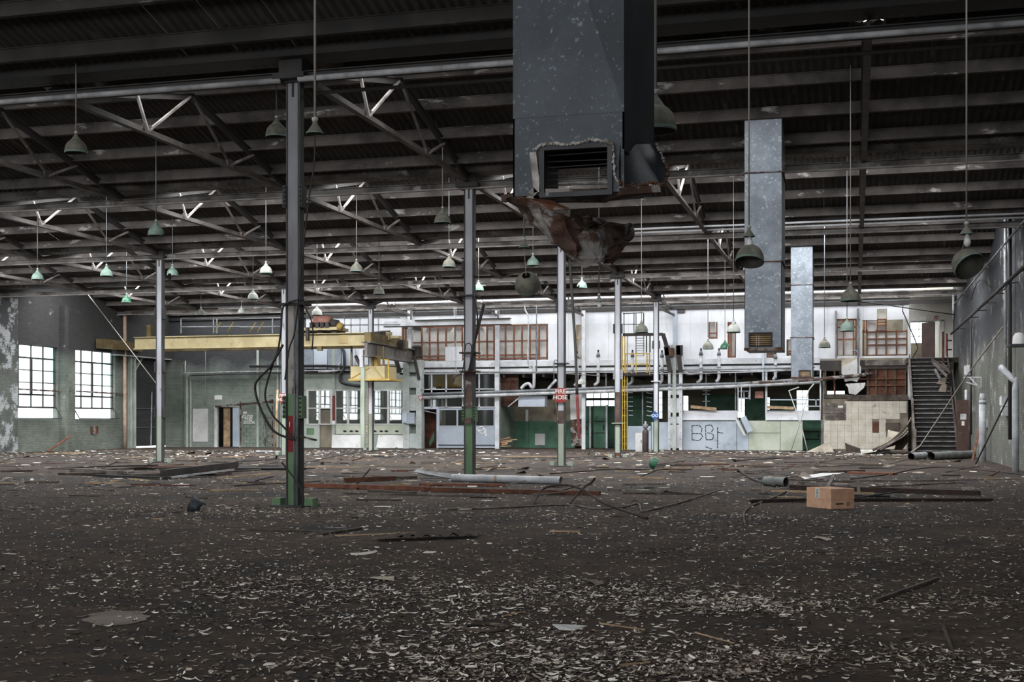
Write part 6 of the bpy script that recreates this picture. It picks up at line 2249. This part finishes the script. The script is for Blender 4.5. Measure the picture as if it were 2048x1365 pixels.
# long white pipe
a_, c_ = fl(905, 964), fl(1122, 970)
lp = thing('plastic_pipe', a_, 'long white plastic pipe lying across the floor before the second column', 'pipe')
z_ = Vector((0, 0, .1))
MB().tube([a_ + z_, c_ + z_], .095, 16, cap=False).build('barrel', 'pvc', lp, smooth=True)
MB().tube([a_ + z_, c_ + z_], .085, 16, cap=False).build('bore', 'pvc_dirty', lp, smooth=True)
j_ = a_.lerp(c_, .42)
dj = (c_ - a_).normalized()
MB().tube([j_ + z_ - dj * .03, j_ + z_ + dj * .03], .099, 16, cap=False).build('joint_ring', 'timber_pale', lp, smooth=True)
b0 = fl(826, 961)
MB().poly([a_ + Vector((0, 0, .19)), a_ + Vector((0, 0, .08)), b0 + Vector((.35, 0, .10)), b0 + Vector((0, 0, .22)), b0 + Vector((.1, 0, .28))], (0, .02, 0)).build('torn_end', 'pvc', lp)

floorbars = [
    ((607, 976), (860, 983), .12, .1, 'timber_red', 'long reddish timber lying right of the nearest column', 'timber'),
    ((850, 984), (1200, 992), .12, .09, 'timber_brown', 'long dark red timber running behind the looped cable', 'timber'),
    ((700, 964), (830, 958), .2, .08, 'timber_old', 'dark plank lying left of the white pipe', 'plank'),
    ((690, 966), (790, 962), .12, .12, 'timber_brown', 'brown timber offcut behind the reddish timber', 'timber'),
    ((840, 972), (1010, 974), .12, .06, 'timber_red', 'thin reddish batten under the white pipe', 'batten'),
    ((740, 985), (830, 991), .12, .06, 'timber_old', 'short dark plank before the reddish timber', 'plank'),
    ((1580, 980), (1960, 992), .09, .1, 'rail_rust', 'long dark rusty rail behind the cardboard box', 'rail'),
    ((1500, 1007), (1640, 1003), .07, .06, 'rail_rust', 'rusty bar left of the cardboard box', 'bar'),
    ((1706, 1004), (1985, 1004), .07, .06, 'rail_rust', 'rusty bar right of the cardboard box', 'bar'),
    ((1700, 948), (1790, 951), .3, .06, 'timber_red', 'reddish plank on the floor beyond the cardboard box', 'plank'),
    ((1633, 948), (1725, 945), .25, .08, 'timber_old', 'dark plank on the floor before the tiled wall', 'plank'),
    ((500, 1062), (690, 1066), .05, .02, 'timber_old', 'thin old batten in front of the nearest column', 'batten'),
    ((640, 1072), (720, 1060), .09, .03, 'timber_old', 'short grey batten askew in the dark foreground', 'batten'),
    ((670, 1074), (830, 1068), .02, .015, 'timber_pale', 'thin pale stick in the dark foreground', 'stick'),
    ((1200, 1250), (1290, 1263), .012, .01, 'timber_pale', 'pale twig lying near the floor ring', 'twig'),
    ((1240, 1334), (1300, 1328), .012, .01, 'timber_pale', 'pale twig close to the bottom edge', 'twig'),
    ((1005, 1236), (1050, 1226), .014, .01, 'timber_pale', 'pale twig above the floor ring', 'twig'),
    ((1390, 1268), (1470, 1290), .01, .008, 'timber_pale', 'pale straight twig right of centre in the foreground', 'twig'),
    ((1748, 1208), (1875, 1162), .03, .03, 'timber_grey', 'grey stick poking out of the white flake heap', 'stick'),
    ((1885, 1253), (1910, 1320), .02, .015, 'timber_old', 'dark stick pointing at the viewer on the right foreground', 'stick'),
    ((0, 945), (65, 944), .3, .06, 'timber_old', 'dark plank at the left edge of the floor', 'plank'),
    ((1100, 1065), (1160, 1066), .06, .02, 'timber_pale', 'pale curled strip of bark in the middle foreground', 'strip'),
]
for (a, c, w, hh, m, lab, cat) in floorbars:
    p, q = fl(*a), fl(*c)
    p.z = q.z = hh / 2 + .004
    tag(MB().bar(p, q, w, hh, taper=.9).build('floor_' + cat.replace(' ', '_'), m), lab, cat)
tag(MB().bar(fl(708, 978) + Vector((0, 0, .02)), atD(741, 938, 28.5), .03, .03).build('iron_rod', 'dark_steel'), 'thin dark rod sticking up from the timbers left of the white pipe', 'rod')
tag(MB().bar(fl(1655, 977), atD(1668, 950, 29.5), .08, .04).build('propped_batten', 'timber_grey'), 'short batten propped up behind the cardboard box', 'batten')
tag(MB().bar(fl(1718, 992), atD(1716, 964, 26.5), .06, .04).build('propped_batten', 'timber_grey'), 'short post standing right of the cardboard box', 'batten')

# heap of dark sheets on the left
hp = [((325, 959), 0, (472, 949), .12, .14, .24, 'machine_dark', 'long dark metal sheet tilted up at its right end on the left heap'),
      ((255, 955), 0.02, (430, 950), .06, .8, .07, 'timber_old', 'dark plank under the tilted metal sheet of the left heap'),
      ((130, 950), .0, (330, 952), .06, .7, .06, 'timber_old', 'dark slab at the left end of the left heap'),
      ((210, 941), .0, (360, 938), .12, .8, .05, 'lino_back', 'brown slab at the back of the left heap'),
      ((160, 943), .1, (300, 948), .22, .6, .04, 'soot', 'black sheet lying across the left heap'),
      ((145, 948), .05, (262, 954), .02, .2, .12, 'timber_grey', 'pale broken edge piece at the left front of the left heap'),
      ((235, 948), .1, (455, 944), .2, .35, .03, 'timber_old', 'narrow dark board leaning along the top of the left heap'),
      ((190, 954), .02, (335, 960), .03, .25, .04, 'soot', 'thin black strip at the front of the left heap'),
      ((300, 943), .12, (470, 938), .1, .5, .04, 'timber_brown', 'brown board at the right rear of the left heap'),
      ((400, 950), .0, (520, 946), .06, .12, .05, 'timber_old', 'dark stick pointing right from the left heap'),
      ((470, 940), .02, (612, 939), .02, 1.4, .05, 'soot', 'flat black sheet reaching from the left heap to the nearest column')]
for (a, za, c, zb_, w, th, m, lab) in hp:
    p, q = fl(*a) + Vector((0, 0, za + th / 2)), fl(*c) + Vector((0, 0, zb_ + th / 2))
    tag(MB().bar(p, q, w, th).build('dark_sheet', m), lab, 'sheet')
p, q = fl(325, 960) + Vector((0, 0, .03)), fl(471, 950) + Vector((0, 0, .15))
tag(MB().bar(p + Vector((0, -.1, 0)), q + Vector((0, -.1, 0)), .04, .05).build('edge_trim', 'pipe_white'), 'bright metal edge strip in front of the tilted sheet', 'strip')
tag(MB().bar(fl(425, 958), fl(540, 951) + Vector((0, 0, .05)), .03, .03).build('pale_stick', 'timber_pale'), 'pale stick beside the tilted metal sheet', 'stick')
c_ = fl(385, 1023)
cn = MB().lathe([(.16, 0), (.12, .12), (.1, .2)], 14, c_ + Vector((0, 0, .1)), lambda i, k: k < 5, Matrix.Rotation(1.9, 3, 'Y')).build('metal_scoop', 'galv_dark', smooth=True)
cn.modifiers.new('thickness', 'SOLIDIFY').thickness = .005
tag(cn, 'curled grey metal piece on the dark floor left of the nearest column', 'metal piece')
c_ = fl(1307, 941)
gl = thing('fallen_shade', c_, 'green enamel lamp shade fallen on the floor right of the columns', 'lamp shade')
rot = Matrix.Rotation(math.radians(12), 3, 'Z') @ Matrix.Rotation(math.radians(-62), 3, 'Y')
MB().lathe([(.2, 0), (.203, .012), (.196, .06), (.18, .12), (.15, .18), (.09, .22), (.0, .235)], 20, c_ + Vector((.09, 0, .19)), None, rot).build('shade', 'enamel_green', gl, smooth=True)
MB().lathe([(.195, .002), (.19, .05), (.17, .12), (.14, .17), (.0, .22)], 20, c_ + Vector((.09, 0, .19)), None, rot).build('reflector', 'lamp_white', gl, smooth=True)
c_ = fl(973, 1259)
n_ = 24
tag(MB().tube([c_ + Vector((.155 * math.cos(6.2832 * i / n_), .155 * math.sin(6.2832 * i / n_), .012)) for i in range(n_ + 1)], .012, 7, cap=False).build('floor_ring', 'timber_old', smooth=True),
    'brown ring lying flat in the foreground', 'ring')
# cables and hoses on the floor


def fcable(pts, r, m, lab, cat='cable', k=5):
    P = []
    for q in pts:
        p = fl(q[0], q[1])
        p.z = r + (q[2] if len(q) > 2 else 0)
        P.append(p)
    return cable('floor_cable', P, r, m, lab, cat, k=k)


fcable(((1068, 1012), (1072, 1006, .05), (1085, 1000, .18), (1110, 1000, .25), (1140, 1002, .27), (1170, 1008, .22), (1200, 1020, .12), (1245, 1030, .05), (1295, 1040)), .02, 'rail_rust', 'dark hose arching off the floor left of centre')
fcable(((1140, 1012, .0), (1150, 1008, .1), (1170, 1002, .25), (1182, 1000, .3), (1190, 1000, .4)), .022, 'rail_rust', 'short dark hose with an upright end beside the arching hose')
fcable(((880, 1022), (1000, 1018), (1130, 1012), (1190, 1020), (1240, 1018), (1275, 1010), (1282, 1022), (1290, 1025), (1360, 1008), (1440, 987, .05)), .018, 'timber_grey', 'long pale conduit snaking across the middle floor')
fcable(((1490, 1050), (1488, 1030), (1500, 1016), (1520, 1008), (1550, 996), (1575, 984)), .02, 'timber_grey', 'grey conduit curving left of the cardboard box')
fcable(((1475, 956, .15), (1480, 950, .05), (1510, 963), (1550, 975)), .03, 'machine_dark', 'dark bent tube on the floor beyond the conduit')
fcable(((1700, 960), (1780, 950), (1830, 940), (1900, 936), (2040, 950)), .015, 'cable', 'thin cable trailing to the right wall')
fcable(((1510, 942), (1560, 950), (1620, 958), (1720, 966)), .012, 'cable', 'thin black cable lying beyond the box')
fcable(((600, 930), (680, 912), (740, 904), (790, 898), (800, 897, .3)), .02, 'dark_steel', 'dark bent bar on the floor under the crane cab')
fcable(((955, 915, .25), (962, 922, .05), (975, 926), (1010, 929)), .02, 'dark_steel', 'dark hooked bar right of the second column')
fcable(((1410, 1164), (1560, 1184), (1640, 1182), (1760, 1176)), .003, 'timber_grey', 'thin straw-coloured wire in the right foreground')
# tubes and pieces at the back right
for (a, c, r, m, lab) in (((1862, 921), (1945, 917), .16, 'pvc_dirty', 'grey pipe length lying before the stairs'), ((1822, 921), (1850, 918), .14, 'pvc', 'short white pipe length before the stairs'),
                          ((1720, 908), (1780, 908), .1, 'panel_white', 'white tube lying at the foot of the tiled wall'), ((1530, 972), (1572, 974), .11, 'pvc_dirty', 'short grey pipe stub left of the cardboard box')):
    p, q = fl(*a), fl(*c)
    p.z = q.z = r
    t = thing('pipe_length', p, lab, 'pipe')
    MB().tube([p, q], r, 12, cap=False).build('barrel', m, t, smooth=True)
    MB().tube([p, q], r * .88, 12, cap=False).build('bore', 'machine_dark', t, smooth=True)
for (pts, m, lab, cat) in (
    ([(1600, 955), (1680, 943), (1690, 947), (1610, 960)], 'panel_white', 'pale flat tray lying beyond the cardboard box', 'tray'),
    ([(165, 1246), (200, 1226), (265, 1224), (300, 1236), (270, 1248), (200, 1252)], 'plaster', 'smooth pale cement patch on the left foreground floor', 'patch'),
    ([(740, 1162), (752, 1157), (788, 1156), (788, 1164)], 'lino', 'grey brown wedge of board in the left foreground', 'fragment'),
    ([(1175, 1166), (1190, 1162), (1210, 1170), (1195, 1174)], 'plaster', 'pale leaf-shaped board chip in the middle foreground', 'fragment'),
    ([(1105, 1258), (1130, 1253), (1175, 1256), (1150, 1264), (1120, 1263)], 'panel_white', 'white powdery scrap right of the floor ring', 'fragment'),
    ([(1630, 1078), (1640, 1076), (1665, 1080), (1655, 1084)], 'lino', 'small pale scrap below the cardboard box', 'fragment'),
):
    P = [fl(*q) for q in pts]
    flat = cat == 'patch'
    if flat:
        P = smoothpath(P + [P[0]], 9)[:-1]
        P = [p + Vector((mnoise.noise(p * 6), mnoise.noise(p * 6 + Vector((9, 4, 1))), 0)) * .09 + Vector((mnoise.noise(p * 25), mnoise.noise(p * 25 + Vector((9, 4, 1))), 0)) * .03 for p in P]
    for i, p in enumerate(P):
        p.z = .003 if flat else .006 + (.02 if i == 0 else 0)
    nm = {'tray': 'flat_tray', 'patch': 'floor_patch', 'fragment': 'board_chip'}[cat]
    tag(MB().poly(P, (0, 0, .004 if flat else .008)).build(nm, m), lab, cat)
# leathery crumpled strip in the middle
mb = MB()
vs = []
for i in range(26):
    for j in range(4):
        p = fl(755 + 8 * i, 1085 - 7 * (i / 25) - 2.2 * j)
        p.z = .02 + .035 * abs(math.sin(i * .9 + j)) * (.3 + .7 * math.sin(math.pi * i / 25)) + .04 * (mnoise.noise(Vector((i * .6, j * .7, 2))) + .5)
        p.y += .05 * mnoise.noise(Vector((i * .4, j, 7)))
        vs.append(p)
mb.add(vs, [(i * 4 + j, i * 4 + j + 1, (i + 1) * 4 + j + 1, (i + 1) * 4 + j) for i in range(25) for j in range(3)])
tag(mb.build('crumpled_strip', 'lino_back', smooth=True), 'long crumpled brown strip lying across the middle foreground', 'strip')
# rubble by the left column and white bits at the hose foot
c_ = fl(545, 914)
ck = thing('broken_pipework', c_, 'tangle of pale broken pipework on the floor left of the nearest column', 'pipework')
for a, c in (((512, 917), (522, 906)), ((522, 907), (548, 905)), ((546, 905), (560, 913)), ((550, 906), (555, 780))):
    p = at(a[0], a[1], 56.5)
    q = at(c[0], c[1], 56.5)
    p.z, q.z = max(p.z, .06), max(q.z, .06)
    MB().tube([p, q], .05, 7).build('pipe_piece', 'pipe_white' if c[1] > 800 else 'timber_pale', ck, smooth=True)
pq = atX(95, 899, XL + 1.2)
pq.z = .03
tag(MB().bar(pq, pq + Vector((.2, 1.6, .75)), .1, .06).build('propped_plank', 'timber_red'), 'splintered plank propped under the first left window', 'plank')
